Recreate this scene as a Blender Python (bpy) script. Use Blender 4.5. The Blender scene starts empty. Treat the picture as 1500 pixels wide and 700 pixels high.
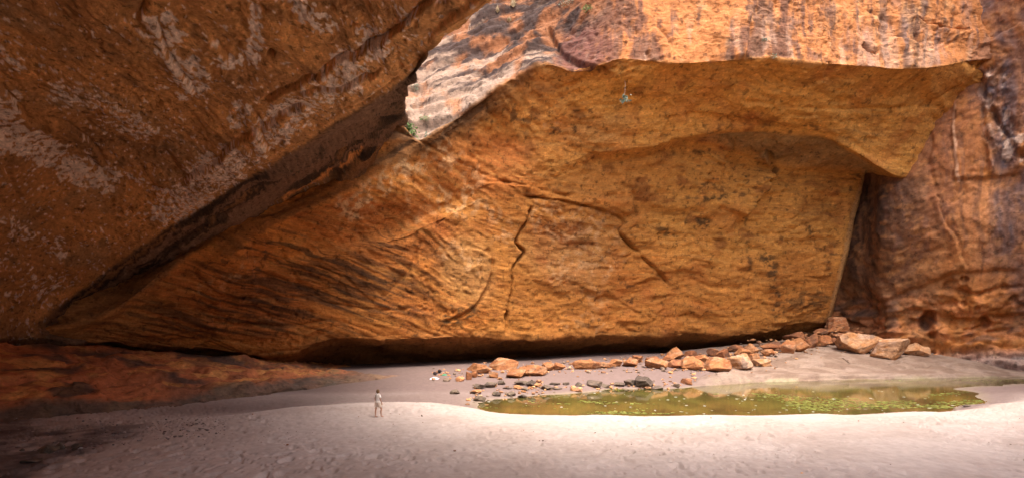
import bpy, bmesh, math, random
import numpy as np
from mathutils import Vector, Matrix
random.seed(7)
S = bpy.context.scene
COL = S.collection
# ------------------------------------------------------------------ camera
F, CX, CY, CAMZ = 680.0, 750.0, 490.0, 4.94      # focal length and horizon, measured on the 1500 px wide photograph
cam_d = bpy.data.cameras.new("camera"); cam = bpy.data.objects.new("camera", cam_d); COL.objects.link(cam)
cam.location = (0, 0, CAMZ); cam.rotation_euler = (math.radians(90), 0, 0)
cam_d.sensor_width = 36.0; cam_d.lens = 36.0 * F / 1500.0
cam_d.shift_y = (CY - 350.0) / 1500.0
cam_d.clip_start = 0.1; cam_d.clip_end = 3000
S.camera = cam
# ------------------------------------------------------------------ light
SUN_EL, SUN_AZ = math.radians(64), math.radians(158)   # azimuth clockwise from +Y
w = bpy.data.worlds.new("World"); S.world = w; w.use_nodes = True
nt = w.node_tree; bg = nt.nodes['Background']
sky = nt.nodes.new('ShaderNodeTexSky'); sky.sky_type = 'NISHITA'; sky.sun_disc = False
sky.sun_elevation = SUN_EL; sky.sun_rotation = SUN_AZ
sky.air_density = 0.6; sky.dust_density = 7.0; sky.ozone_density = 1.0
nt.links.new(sky.outputs[0], bg.inputs[0]); bg.inputs[1].default_value = 0.15
sl = bpy.data.lights.new("sun", 'SUN'); so = bpy.data.objects.new("sun", sl); COL.objects.link(so)
sl.energy = 0.5; sl.angle = math.radians(36); sl.color = (1.0, 0.95, 0.88)
sd = Vector((math.sin(SUN_AZ) * math.cos(SUN_EL), math.cos(SUN_AZ) * math.cos(SUN_EL), math.sin(SUN_EL)))
so.rotation_euler = sd.to_track_quat('Z', 'Y').to_euler(); so.location = sd * 200
S.view_settings.view_transform = 'Standard'; S.view_settings.look = 'None'
S.view_settings.gamma = 1.0; S.view_settings.exposure = 2.15
S.cycles.max_bounces = 8; S.cycles.diffuse_bounces = 6; S.cycles.glossy_bounces = 3
S.cycles.use_denoising = True
S.cycles.sample_clamp_indirect = 8

# ------------------------------------------------------------------ numeric helpers
def P(px, py, d): return np.array([(px - CX) / F * d, d, CAMZ + (CY - py) / F * d])
def X(x, y, z): return np.array([x, y, z], float)
def to_px(V):
    y = np.maximum(V[..., 1], 0.5)
    return CX + V[..., 0] / y * F, CY - (V[..., 2] - CAMZ) / y * F
def ss(a, b, x):
    t = np.clip((x - a) / (b - a), 0, 1); return t * t * (3 - 2 * t)
from concurrent.futures import ThreadPoolExecutor
POOL = ThreadPoolExecutor(4)
def _mix32(h):
    h ^= h >> np.uint32(15); h *= np.uint32(0x2c1b3c6d); h ^= h >> np.uint32(12); h *= np.uint32(0x297a2d39); h ^= h >> np.uint32(15)
    return h
KX, KY, KZ = np.uint32(374761393), np.uint32(668265263), np.uint32(2246822519)
def _unit(h): return (h & np.uint32(0xffffff)).astype(np.float32) * np.float32(1 / 0xffffff)
def _vn(Q, seed):
    f = np.floor(Q); t = Q - f; i = f.astype(np.int32).astype(np.uint32); t = t * t * (3 - 2 * t)
    sx = np.uint32(seed * 2654435761 & 0xffffffff)
    hx = (i[:, 0] * KX + sx, i[:, 0] * KX + KX + sx); hy = (i[:, 1] * KY, i[:, 1] * KY + KY); hz = (i[:, 2] * KZ, i[:, 2] * KZ + KZ)
    def e(a, b):
        h0 = _unit(_mix32(hx[a] + hy[b] ^ hz[0])); h1 = _unit(_mix32(hx[a] + hy[b] ^ hz[1])); return h0 + (h1 - h0) * t[:, 2]
    a0 = e(0, 0); a0 += (e(0, 1) - a0) * t[:, 1]; a1 = e(1, 0); a1 += (e(1, 1) - a1) * t[:, 1]
    return (a0 + (a1 - a0) * t[:, 0]) * 2 - 1
def _par(fn, Q, *a):
    Q = np.ascontiguousarray(Q, np.float32); shp = Q.shape[:-1]; q = Q.reshape(-1, 3)
    if len(q) < 4000: r = [fn(q, *a)]
    else: r = list(POOL.map(lambda c: fn(c, *a), np.array_split(q, max(4, len(q) // 30000))))
    return r, shp
def vnoise(Q, seed=0):                       # value noise -1..1
    r, shp = _par(_vn, Q, seed); return np.concatenate(r).reshape(shp)
def fbm(Q, octv=4, seed=0, gain=.5, lac=2.03):
    a, s, n = 1.0, 0, 0
    for k in range(octv):
        s = s + a * vnoise(Q * (lac ** k) + 17.3 * k, seed + k); n += a; a *= gain
    return s / n * 1.5
def ridged(Q, octv=4, seed=0, gain=.5):
    a, s, n = 1.0, 0, 0
    for k in range(octv):
        s = s + a * (1 - np.abs(vnoise(Q * (2.03 ** k) + 9.1 * k, seed + k)) * 2); n += a; a *= gain
    return s / n
def _cell(Q, seed):
    f = np.floor(Q); i = f.astype(np.int32).astype(np.uint32)
    d1 = np.full(len(Q), 9., np.float32); d2 = d1.copy(); idv = np.zeros_like(d1)
    for a in (-1, 0, 1):
        for b in (-1, 0, 1):
            for c in (-1, 0, 1):
                h = (i[:, 0] + np.uint32(a & 0xffffffff)) * KX + (i[:, 1] + np.uint32(b & 0xffffffff)) * KY ^ (i[:, 2] + np.uint32(c & 0xffffffff)) * KZ
                h = _mix32(h + np.uint32(seed * 2654435761 & 0xffffffff)); g1 = _mix32(h + np.uint32(101)); g2 = _mix32(h + np.uint32(977))
                u = _unit(h)
                dd = (f[:, 0] + a + u - Q[:, 0]) ** 2 + (f[:, 1] + b + _unit(g1) - Q[:, 1]) ** 2 + (f[:, 2] + c + _unit(g2) - Q[:, 2]) ** 2
                new = dd < d1
                d2 = np.where(new, d1, np.minimum(d2, dd)); idv = np.where(new, u, idv); d1 = np.where(new, dd, d1)
    return np.stack([np.sqrt(d1), np.sqrt(d2), idv])
def cell(Q, seed=0):                         # F1, F2 and id of a 3D cellular pattern
    r, shp = _par(_cell, Q, seed); r = np.concatenate(r, 1); return tuple(x.reshape(shp) for x in r)
def sc(V, x, y=None, z=None):
    y = x if y is None else y; z = x if z is None else z
    return V * np.array([x, y, z])
def chaikin(pts, n=2):
    for _ in range(n):
        q = [pts[0]]
        for a, b in zip(pts[:-1], pts[1:]): q += [(a[0] * .75 + b[0] * .25, a[1] * .75 + b[1] * .25), (a[0] * .25 + b[0] * .75, a[1] * .25 + b[1] * .75)]
        pts = q + [pts[-1]]
    return pts
def pl_dist(px, py, pts):                    # distance and signed side to a polyline drawn on the rock
    best = np.full(px.shape, 1e9); side = np.zeros(px.shape); along = np.zeros(px.shape); L = 0
    for (x0, y0), (x1, y1) in zip(pts[:-1], pts[1:]):
        dx, dy = x1 - x0, y1 - y0; l2 = dx * dx + dy * dy; ln = math.sqrt(l2)
        t = np.clip(((px - x0) * dx + (py - y0) * dy) / l2, 0, 1)
        ex, ey = px - (x0 + t * dx), py - (y0 + t * dy)
        d = np.sqrt(ex * ex + ey * ey); m = d < best
        side = np.where(m, np.sign(dx * ey - dy * ex), side); along = np.where(m, L + t * ln, along)
        best = np.where(m, d, best); L += ln
    return best, side * best, along / L
def terr(n, k, sh=.25): x = n * k; f = np.floor(x); return (f + ss(1 - sh, 1, x - f)) / k     # flat plates with broken edges
def tilt(V, a): c, s_ = math.cos(a), math.sin(a); return np.stack([V[..., 0] * c + V[..., 2] * s_, V[..., 1], -V[..., 0] * s_ + V[..., 2] * c], -1)
def mix(a, b, t):
    a = np.asarray(a, float); b = np.asarray(b, float)
    return a + (b - a) * t[..., None]

def hermite(ctrl, nseg, crease=()):          # ctrl (K, M, 3): curves through K points, nseg samples per span
    K = ctrl.shape[0]; fw = np.zeros_like(ctrl); bw = np.zeros_like(ctrl)
    seg = ctrl[1:] - ctrl[:-1]
    h = np.maximum(np.linalg.norm(seg, axis=-1, keepdims=True), 1e-6)
    sl_ = seg / h
    for k in range(K):
        if k == 0: fw[k] = bw[k] = sl_[0]
        elif k == K - 1: fw[k] = bw[k] = sl_[-1]
        elif k in crease: bw[k] = sl_[k - 1]; fw[k] = sl_[k]
        else:
            wa = h[k - 1] / (h[k - 1] + h[k]); m = sl_[k - 1] * (1 - wa) + sl_[k] * wa
            fw[k] = bw[k] = m
    out = []
    for k in range(K - 1):
        n = nseg[k]
        t = (np.arange(n + (1 if k == K - 2 else 0)) / n)[:, None, None]
        h00 = 2 * t**3 - 3 * t**2 + 1; h10 = t**3 - 2 * t**2 + t; h01 = -2 * t**3 + 3 * t**2; h11 = t**3 - t**2
        out.append(h00 * ctrl[k] + h10 * h[k] * fw[k] + h01 * ctrl[k + 1] + h11 * h[k] * bw[k + 1])
    return np.concatenate(out, 0)
def seg_counts(ctrl, step, far=9.0):
    # samples per span: about one per `step` px where the span is in the picture, coarse elsewhere
    px, py = to_px(ctrl)
    vis = (px > -40) & (px < 1540) & (py > -40) & (py < 740) & (ctrl[..., 1] > 1)
    n = []
    for k in range(ctrl.shape[0] - 1):
        d = np.hypot(px[k + 1] - px[k], py[k + 1] - py[k]); v = vis[k] | vis[k + 1]
        if v.any(): n.append(int(np.clip(np.percentile(d[v], 80) / step, 2, 900)))
        else:
            L = np.linalg.norm(ctrl[k + 1] - ctrl[k], axis=-1).max(); n.append(int(np.clip(L / .6, 2, 40)))
    return n
def net(ctrl, step_u, step_v, crease_v=(), crease_u=()):
    """ctrl[v][u] of 3D points -> dense grid of points"""
    C = np.array(ctrl, float)
    g = hermite(C, seg_counts(C, step_v), crease_v)
    g = np.swapaxes(g, 0, 1)
    Cu = np.swapaxes(C, 0, 1)
    g = hermite(g, seg_counts(Cu, step_u), crease_u)
    return np.swapaxes(g, 0, 1)
def normals(G):
    du = np.gradient(G, axis=1); dv = np.gradient(G, axis=0)
    n = np.cross(du, dv); n /= np.maximum(np.linalg.norm(n, axis=-1, keepdims=True), 1e-9)
    # face the middle of the hollow
    tgt = np.array([5., 30., 10.]) - G
    flip = (n * tgt).sum(-1) < 0
    if flip.mean() > .5: n = -n
    return n
def smooth_n(n, k=3):
    for _ in range(k):
        m = n.copy(); m[1:-1, 1:-1] = (n[1:-1, 1:-1] * 2 + n[2:, 1:-1] + n[:-2, 1:-1] + n[1:-1, 2:] + n[1:-1, :-2]) / 6; n = m
    return n / np.maximum(np.linalg.norm(n, axis=-1, keepdims=True), 1e-9)
def mesh_np(name, V, faces, mat, col=None, parent=None, smooth=True):
    V = np.ascontiguousarray(V.reshape(-1, 3), np.float32); faces = np.ascontiguousarray(faces, np.int32)
    me = bpy.data.meshes.new(name); n = len(faces); k = faces.shape[1]
    me.vertices.add(len(V)); me.vertices.foreach_set('co', V.ravel())
    me.loops.add(n * k); me.loops.foreach_set('vertex_index', faces.ravel())
    me.polygons.add(n); me.polygons.foreach_set('loop_start', np.arange(0, n * k, k, dtype=np.int32))
    me.polygons.foreach_set('use_smooth', np.full(n, smooth, bool))
    me.update(calc_edges=True); me.validate()
    if col is not None:
        a = me.color_attributes.new('tint', 'FLOAT_COLOR', 'POINT')
        c4 = np.ones((len(V), 4), np.float32); c4[:, :3] = np.clip(col.reshape(-1, 3), .003, .95); a.data.foreach_set('color', c4.ravel())
    me.materials.append(mat)
    o = bpy.data.objects.new(name, me); COL.objects.link(o)
    if parent: o.parent = parent
    return o
def grid_faces(R, Cn, flip=False, keep=None):
    i = np.arange(R * Cn).reshape(R, Cn)
    q = np.stack([i[:-1, :-1], i[:-1, 1:], i[1:, 1:], i[1:, :-1]], -1)
    if keep is not None: q = q[keep]
    q = q.reshape(-1, 4)
    return q[:, ::-1] if flip else q
def grid_obj(name, G, mat, col):
    n = np.cross(np.gradient(G, axis=1), np.gradient(G, axis=0))
    flip = ((n * (np.array([5., 30., 10.]) - G)).sum(-1) > 0).mean() < .5
    return mesh_np(name, G, grid_faces(G.shape[0], G.shape[1], flip), mat, col)
def tag(o, label=None, cat=None, group=None, kind=None):
    for k, v in (('label', label), ('category', cat), ('group', group), ('kind', kind)):
        if v: o[k] = v
    return o
def empty(name, loc, rz=0):
    o = bpy.data.objects.new(name, None); COL.objects.link(o); o.location = loc; o.rotation_euler = (0, 0, rz); o.empty_display_size = .2
    return o

# ------------------------------------------------------------------ materials
def new_mat(name):
    m = bpy.data.materials.new(name); m.use_nodes = True
    return m, m.node_tree, m.node_tree.nodes['Principled BSDF']
def rock_mat(name, strata=(.35, .35, 2.5), s1=2.2, spk=0.0, spks=1.6, bump=.6, dist=.12, rough=.9, grain=.35, attr=True, base=(.3, .2, .1), spec=.2):
    m, t, b = new_mat(name); N = t.nodes.new; L = t.links.new
    tc = N('ShaderNodeTexCoord')
    mp = N('ShaderNodeMapping'); mp.inputs['Scale'].default_value = strata; L(tc.outputs['Object'], mp.inputs[0])
    n1 = N('ShaderNodeTexNoise'); n1.inputs['Scale'].default_value = s1; n1.inputs['Detail'].default_value = 8; n1.inputs['Roughness'].default_value = .62; n1.inputs['Distortion'].default_value = .4
    L(mp.outputs[0], n1.inputs['Vector'])
    n2 = N('ShaderNodeTexNoise'); n2.inputs['Scale'].default_value = 4.0; n2.inputs['Detail'].default_value = 10; n2.inputs['Roughness'].default_value = .7
    L(tc.outputs['Object'], n2.inputs['Vector'])
    add = N('ShaderNodeMath'); add.operation = 'ADD'; L(n1.outputs[0], add.inputs[0]); L(n2.outputs[0], add.inputs[1])
    bp = N('ShaderNodeBump'); bp.inputs['Strength'].default_value = bump; bp.inputs['Distance'].default_value = dist
    L(add.outputs[0], bp.inputs['Height']); L(bp.outputs[0], b.inputs['Normal'])
    mr = N('ShaderNodeMapRange'); mr.inputs['From Min'].default_value = .7; mr.inputs['From Max'].default_value = 1.3
    mr.inputs['To Min'].default_value = 1 - grain; mr.inputs['To Max'].default_value = 1 + grain; L(add.outputs[0], mr.inputs[0])
    mx = N('ShaderNodeMix'); mx.data_type = 'RGBA'; mx.blend_type = 'MULTIPLY'; mx.inputs[0].default_value = 1
    if attr:
        at = N('ShaderNodeAttribute'); at.attribute_name = 'tint'; L(at.outputs['Color'], mx.inputs[6])
    else: mx.inputs[6].default_value = (*base, 1)
    L(mr.outputs[0], mx.inputs[7]); L(mx.outputs[2], b.inputs['Base Color'])
    if spk:
        n3 = N('ShaderNodeTexNoise'); n3.inputs['Scale'].default_value = spks; n3.inputs['Detail'].default_value = 4; n3.inputs['Roughness'].default_value = .6
        L(tc.outputs['Object'], n3.inputs['Vector'])
        rp = N('ShaderNodeValToRGB'); e = rp.color_ramp.elements
        e[0].position = .30; e[0].color = (1 + spk * .7,) * 3 + (1,); e[1].position = .40; e[1].color = (1, 1, 1, 1)
        e2_ = e.new(.57); e2_.color = (1, 1, 1, 1); e3_ = e.new(.66); e3_.color = (1 - spk,) * 3 + (1,)
        L(n3.outputs[0], rp.inputs[0])
        m2 = N('ShaderNodeMix'); m2.data_type = 'RGBA'; m2.blend_type = 'MULTIPLY'; m2.inputs[0].default_value = 1
        L(mx.outputs[2], m2.inputs[6]); L(rp.outputs[0], m2.inputs[7]); L(m2.outputs[2], b.inputs['Base Color'])
    b.inputs['Roughness'].default_value = rough; b.inputs['Specular IOR Level'].default_value = spec
    return m
def plain_mat(name, c, rough=.8, var=.2, scale=20., spec=.3, sub=0):
    m, t, b = new_mat(name); N = t.nodes.new; L = t.links.new
    tc = N('ShaderNodeTexCoord'); n = N('ShaderNodeTexNoise'); n.inputs['Scale'].default_value = scale; n.inputs['Detail'].default_value = 5
    L(tc.outputs['Object'], n.inputs['Vector'])
    mr = N('ShaderNodeMapRange'); mr.inputs['From Min'].default_value = .3; mr.inputs['From Max'].default_value = .7
    mr.inputs['To Min'].default_value = 1 - var; mr.inputs['To Max'].default_value = 1 + var; L(n.outputs[0], mr.inputs[0])
    mx = N('ShaderNodeMix'); mx.data_type = 'RGBA'; mx.blend_type = 'MULTIPLY'; mx.inputs[0].default_value = 1
    mx.inputs[6].default_value = (*c, 1); L(mr.outputs[0], mx.inputs[7]); L(mx.outputs[2], b.inputs['Base Color'])
    b.inputs['Roughness'].default_value = rough; b.inputs['Specular IOR Level'].default_value = spec
    return m
M_WALL = rock_mat('ochre sandstone', (.5, .5, 3.0), 2.0, bump=.75, dist=.14, spk=.5, spks=1.3)
M_ROOF = rock_mat('pitted sandstone', (1.2, 1.2, 1.2), 2.5, bump=.9, dist=.16, spk=.55, spks=2.6)
M_RIGHT = rock_mat('varnished sandstone', (.9, .9, .5), 2.0, bump=.7, dist=.12, spk=.4, spks=1.2, rough=.75)
M_BENCH = rock_mat('red sandstone ledge', (.7, .7, 2.0), 2.5, bump=.8, dist=.10, spk=.5, spks=2.0)
M_SHELF = rock_mat('smooth pale rock', (.5, .5, 3.0), 2.5, bump=.4, dist=.05, grain=.2, spk=.2, spks=1.2)
M_SAND = rock_mat('sand', (1, 1, 1), 3.0, bump=.22, dist=.03, rough=.95, grain=.12, spec=.1)

# the black seam: a band of dark, finely bedded rock that runs down from the gap to the lower left
CR = [(-20,500),(66,463),(155,398),(250,330),(345,270),(440,214),(570,130),(612,94),(641,56),(720,-3),(860,-120)]
SEAM_LOW = [(60,480),(135,473),(190,442),(250,397),(300,356),(345,322),(400,287),(450,262),(500,238),(560,210),(612,200)]
SEAM2 = [(330,352),(400,318),(500,268),(580,226),(640,192),(700,160)]
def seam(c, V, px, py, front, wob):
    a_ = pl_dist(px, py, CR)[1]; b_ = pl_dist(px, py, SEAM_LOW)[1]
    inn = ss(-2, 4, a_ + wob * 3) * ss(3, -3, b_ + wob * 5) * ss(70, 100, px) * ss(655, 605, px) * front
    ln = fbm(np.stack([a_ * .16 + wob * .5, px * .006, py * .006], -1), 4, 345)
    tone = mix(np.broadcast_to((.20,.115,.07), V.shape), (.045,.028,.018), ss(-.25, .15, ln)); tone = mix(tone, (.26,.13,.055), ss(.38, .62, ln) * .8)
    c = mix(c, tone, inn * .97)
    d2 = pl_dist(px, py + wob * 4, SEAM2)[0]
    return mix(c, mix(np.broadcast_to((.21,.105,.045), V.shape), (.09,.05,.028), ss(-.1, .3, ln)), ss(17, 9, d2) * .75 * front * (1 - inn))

# ------------------------------------------------------------------ rock of the main wall
def pch(pts, x):                             # smooth 1D interpolation through (x, y) anchors
    xs = np.array([p[0] for p in pts], float); ys = np.array([p[1] for p in pts], float)
    m = np.zeros_like(ys); dl = np.diff(ys) / np.diff(xs)
    for k in range(1, len(xs) - 1):
        m[k] = 0 if dl[k - 1] * dl[k] <= 0 else 2 * dl[k - 1] * dl[k] / (dl[k - 1] + dl[k])
    m[0], m[-1] = dl[0], dl[-1]
    x = np.clip(np.asarray(x, float), xs[0], xs[-1]); k = np.clip(np.searchsorted(xs, x) - 1, 0, len(xs) - 2)
    h = xs[k + 1] - xs[k]; t = (x - xs[k]) / h
    return (2*t**3-3*t**2+1)*ys[k] + (t**3-2*t**2+t)*h*m[k] + (-2*t**3+3*t**2)*ys[k+1] + (t**3-t**2)*h*m[k+1]
WC = np.array([-60, 60, 150, 250, 350, 430, 500, 560, 590, 612, 640, 665, 700, 740, 775, 805, 840, 870, 910, 950, 1000, 1040, 1085, 1130, 1165, 1200, 1235, 1262, 1270, 1285, 1330, 1380, 1425, 1520], float)
LIP = [(-60,440),(60,420),(150,400),(250,350),(350,290),(430,250),(500,222),(560,196),(575,180),(590,184),(612,204),(640,188),(665,176),(700,152),(740,122),(775,104),(805,96),(840,105),(870,99),(910,86),(950,90),(1000,93),(1060,90),(1130,85),(1180,92),(1240,95),(1330,101),(1380,97),(1425,88),(1520,80)]
LIPD = [(-60,46),(60,48),(150,50),(350,56),(500,59),(590,60),(640,60.5),(700,61),(775,60),(840,58),(910,57),(1000,57),(1130,58),(1240,60),(1330,62),(1425,64.5),(1520,66)]
rows = [
 ('top',   [(-60,-140),(800,-170),(1000,-330),(1520,-420)], [(-60,70),(600,96),(740,92),(840,76),(910,66),(1000,62),(1130,62),(1330,66),(1520,70)]),  # unseen cliff top, raised at the right to block sun
 ('mid',   [(-60,60),(500,0),(700,-20),(1520,-10)], [(-60,56),(500,72),(590,80),(640,79),(740,75),(805,69),(840,64),(870,60.5),(910,58.5),(1000,58.2),(1130,59),(1240,61),(1330,63),(1425,65.5),(1520,67)]),
 ('lip',   LIP, LIPD),
 ('low',   [(-60,500),(60,490),(150,466),(250,396),(350,341),(430,312),(500,286),(560,250),(612,222),(640,206),(700,176),(740,150),(800,122),(840,124),(870,120),(950,112),(1130,108),(1330,122),(1425,110),(1520,100)],
           [(-60,42),(60,44.5),(150,47),(250,50),(350,53),(430,56),(500,58),(612,61),(700,62),(775,61.5),(840,60),(910,59),(1000,59),(1130,60),(1240,62),(1330,64),(1425,66),(1520,67)]),
 ('ceil',  [(-60,505),(60,493),(150,475),(250,415),(350,370),(430,345),(500,325),(612,275),(740,205),(805,180),(870,170),(950,160),(1040,152),(1130,145),(1240,158),(1330,190),(1425,130),(1520,120)],
           [(-60,42),(60,44.6),(150,48),(250,51),(350,54.5),(500,60),(612,63),(740,65),(805,64),(870,63),(950,63),(1040,62.5),(1130,63),(1240,65.5),(1330,69),(1425,68),(1520,69)]),
 ('alc',   [(-60,508),(60,495),(150,483),(250,435),(350,400),(430,375),(500,358),(612,320),(740,262),(805,245),(870,228),(950,214),(1000,204),(1040,197),(1085,193),(1130,192),(1165,194),(1200,198),(1235,214),(1270,234),(1300,252),(1330,259),(1380,200),(1425,160),(1520,150)],
           [(-60,42),(60,44.8),(150,48.5),(250,51.8),(350,56),(500,62),(612,65.5),(740,67),(870,66.5),(950,66),(1040,66.5),(1130,67.5),(1200,68.5),(1270,70.5),(1330,73),(1380,72),(1520,73)]),
 ('inn',   [(-60,509),(60,496),(150,486),(250,440),(350,407),(430,384),(500,368),(612,333),(740,280),(805,260),(870,238),(950,220),(1000,211),(1040,214),(1085,228),(1130,246),(1165,251),(1200,252),(1235,254),(1270,257),(1330,262),(1520,262)],
           [(-60,42),(60,44.9),(150,48.6),(250,52),(350,56.3),(500,61.5),(612,64.6),(740,67.4),(870,68),(950,67.8),(1000,68.5),(1040,70),(1085,73),(1130,75.5),(1200,77),(1270,78),(1520,79)]),
 ('w1',    [(-60,510),(60,497),(150,490),(250,455),(350,430),(430,410),(500,398),(612,372),(740,345),(870,330),(1000,320),(1130,318),(1520,318)],
           [(-60,42),(60,45),(150,48.8),(250,52.6),(350,57.2),(500,61.8),(612,65.2),(740,69),(870,71.5),(1000,74),(1130,76.8),(1270,79),(1520,80)]),
 ('w2',    [(-60,512),(60,498),(150,495),(250,480),(350,465),(430,450),(500,442),(612,428),(740,415),(1000,405),(1520,400)],
           [(-60,42),(60,45),(150,49),(250,53.2),(350,58.2),(500,62),(612,65.8),(740,70.5),(870,74),(1000,76.5),(1130,79),(1270,80.5),(1520,82)]),
 ('base',  [(-60,514),(60,500),(150,503),(250,511),(330,519),(430,515),(452,502),(470,496),(520,496),(600,499),(700,493),(760,497),(850,492),(950,491),(1040,494),(1130,490),(1215,474),(1520,470)],
           [(-60,42),(60,45.5),(150,49.5),(250,54.2),(350,59.5),(500,62.5),(612,66.5),(740,71.5),(870,75.5),(1000,78.5),(1130,81.5),(1270,83),(1520,84)]),
 ('rec',   [(-60,516),(60,503),(150,507),(250,516),(330,523),(430,524),(470,514),(600,514),(760,512),(950,508),(1040,506),(1130,498),(1215,482),(1520,478)],
           [(-60,44),(60,48),(150,52),(250,56.8),(350,62.5),(430,65),(500,69),(612,73.5),(740,78.5),(870,82),(1000,83.5),(1130,84),(1270,85),(1520,86)]),
 ('rec2',  [(-60,530),(60,512),(150,514),(250,524),(430,536),(600,532),(950,523),(1040,518),(1130,510),(1215,496),(1520,492)],
           [(-60,46),(60,50),(150,54),(250,59),(350,65),(430,68),(500,74),(612,78),(740,83),(870,86),(1000,87),(1130,87),(1270,87),(1520,88)]),
 ('deep',  [(-60,600),(1520,600)], [(-60,47),(150,55),(350,66),(500,76),(612,80),(740,85),(1000,89),(1270,88),(1520,89)]),
]
EDGE = {'inn':1266,'w1':1254,'w2':1234,'base':1214,'rec':1212,'rec2':1210,'deep':1205}
ctrl = []
for nm, py, d in rows:
    px = WC.copy(); yy = pch(py, WC); dd = pch(d, WC)
    if nm in EDGE:
        e = EDGE[nm]; k = WC > 1085
        px[k] = np.interp(WC[k], [1085, 1270, 1285, 1330, 1380, 1425, 1520], [1085, e, e + 2, e + 8, e + 16, e + 30, e + 60])
        dd = dd + np.interp(WC, [1262, 1270, 1285, 1330, 1520], [0, .6, 6, 12, 14])
    ctrl.append([P(a, b, c) for a, b, c in zip(px, yy, dd)])
W = net(ctrl, 1.75, 1.75, crease_v=(2, 5, 6, 9), crease_u=(28,))
rowid = None
Wn = smooth_n(normals(W), 6)
px, py = to_px(W)
warp = np.stack([fbm(W * .08, 3, 11 + k) for k in range(3)], -1)
Q = W + warp * .9
cliff = ss(4, -4, py - pch(LIP, np.clip(px, -60, 1520))) * ss(560, 600, px)      # above the lip, out in the daylight
alc = ss(0, 10, py - pch(rows[5][1], np.clip(px, -60, 1520))) * ss(930, 1040, px) * ss(0, -14, py - pch(rows[6][1], np.clip(px, -60, 1520)))
wallr = ss(520, 900, px)
slabm = cliff * ss(900, 760, px + (py - 50) * .6)
wl = ss(860, 600, px)[..., None]
TQ = tilt(Q, -.36) * wl + tilt(Q, -.03) * (1 - wl)                                    # the beds dip to the right on the left half
smooth_ = ss(-.15, .35, fbm(W * .06, 3, 70))                                          # fresh smooth faces against broken ground
lamn = fbm(sc(TQ, .07, .07, 1.7), 5, 21); lam2 = fbm(sc(TQ, .10, .10, 4.5), 3, 22)
D = fbm(Q * .09, 4, 1) * .9 + fbm(sc(Q, .2, .2, .3), 4, 5) * .22
patch = ss(-.2, .35, fbm(sc(Q, .12, .12, .2), 4, 23))
D += (lamn * (.05 + .11 * ss(760, 520, px)) + lam2 * .035) * patch
D += fbm(sc(Q, 1.1, 1.1, 1.8), 4, 13) * .05 * (1.3 - smooth_) + terr(fbm(sc(TQ, .45, .45, 1.8), 4, 14), 4, .12) * .13
tn = fbm(sc(TQ, .07, .07, .16), 5, 71)
D += terr(tn, 4, .10) * (.6 + .15 * ss(620, 860, px) + .5 * ss(960, 1080, px) * ss(330, 250, py)) * (1 - cliff * .3) * (.35 + .65 * (1 - smooth_))
D += terr(fbm(sc(TQ, .22, .22, .6), 4, 72), 4, .15) * (.2 + .2 * ss(620, 860, px)) * (1 - smooth_)
c1, c2, cid = cell(sc(Q, .13, .13, .22), 3)
D += (cid - .5) * .7 * ss(.02, .08, c2 - c1) * ss(.05, .3, fbm(W * .07, 2, 77))
D *= 1 - .6 * cliff
D += cliff * (terr(fbm(sc(Q, .28, .28, .16), 4, 78), 5, .12) * .5 + fbm(Q * 1.3, 4, 79) * .10)
band = terr(fbm(sc(tilt(Q, .5), .04, .04, 1.0), 3, 31), 5, .2) * .35 * ss(40, 0, np.abs(py - pch(rows[3][1], np.clip(px, -60, 1520)) + 12)) * ss(760, 640, px)
D += band
xb = lamn
D += slabm * (terr(fbm(sc(tilt(Q, .30), .07, .07, .55), 5, 41), 7, .15) * 1.0 + terr(fbm(sc(tilt(Q, .30), .3, .3, 1.6), 3, 42), 4, .2) * .25)
D += alc * fbm(W * 1.5, 3, 51) * .05
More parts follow.
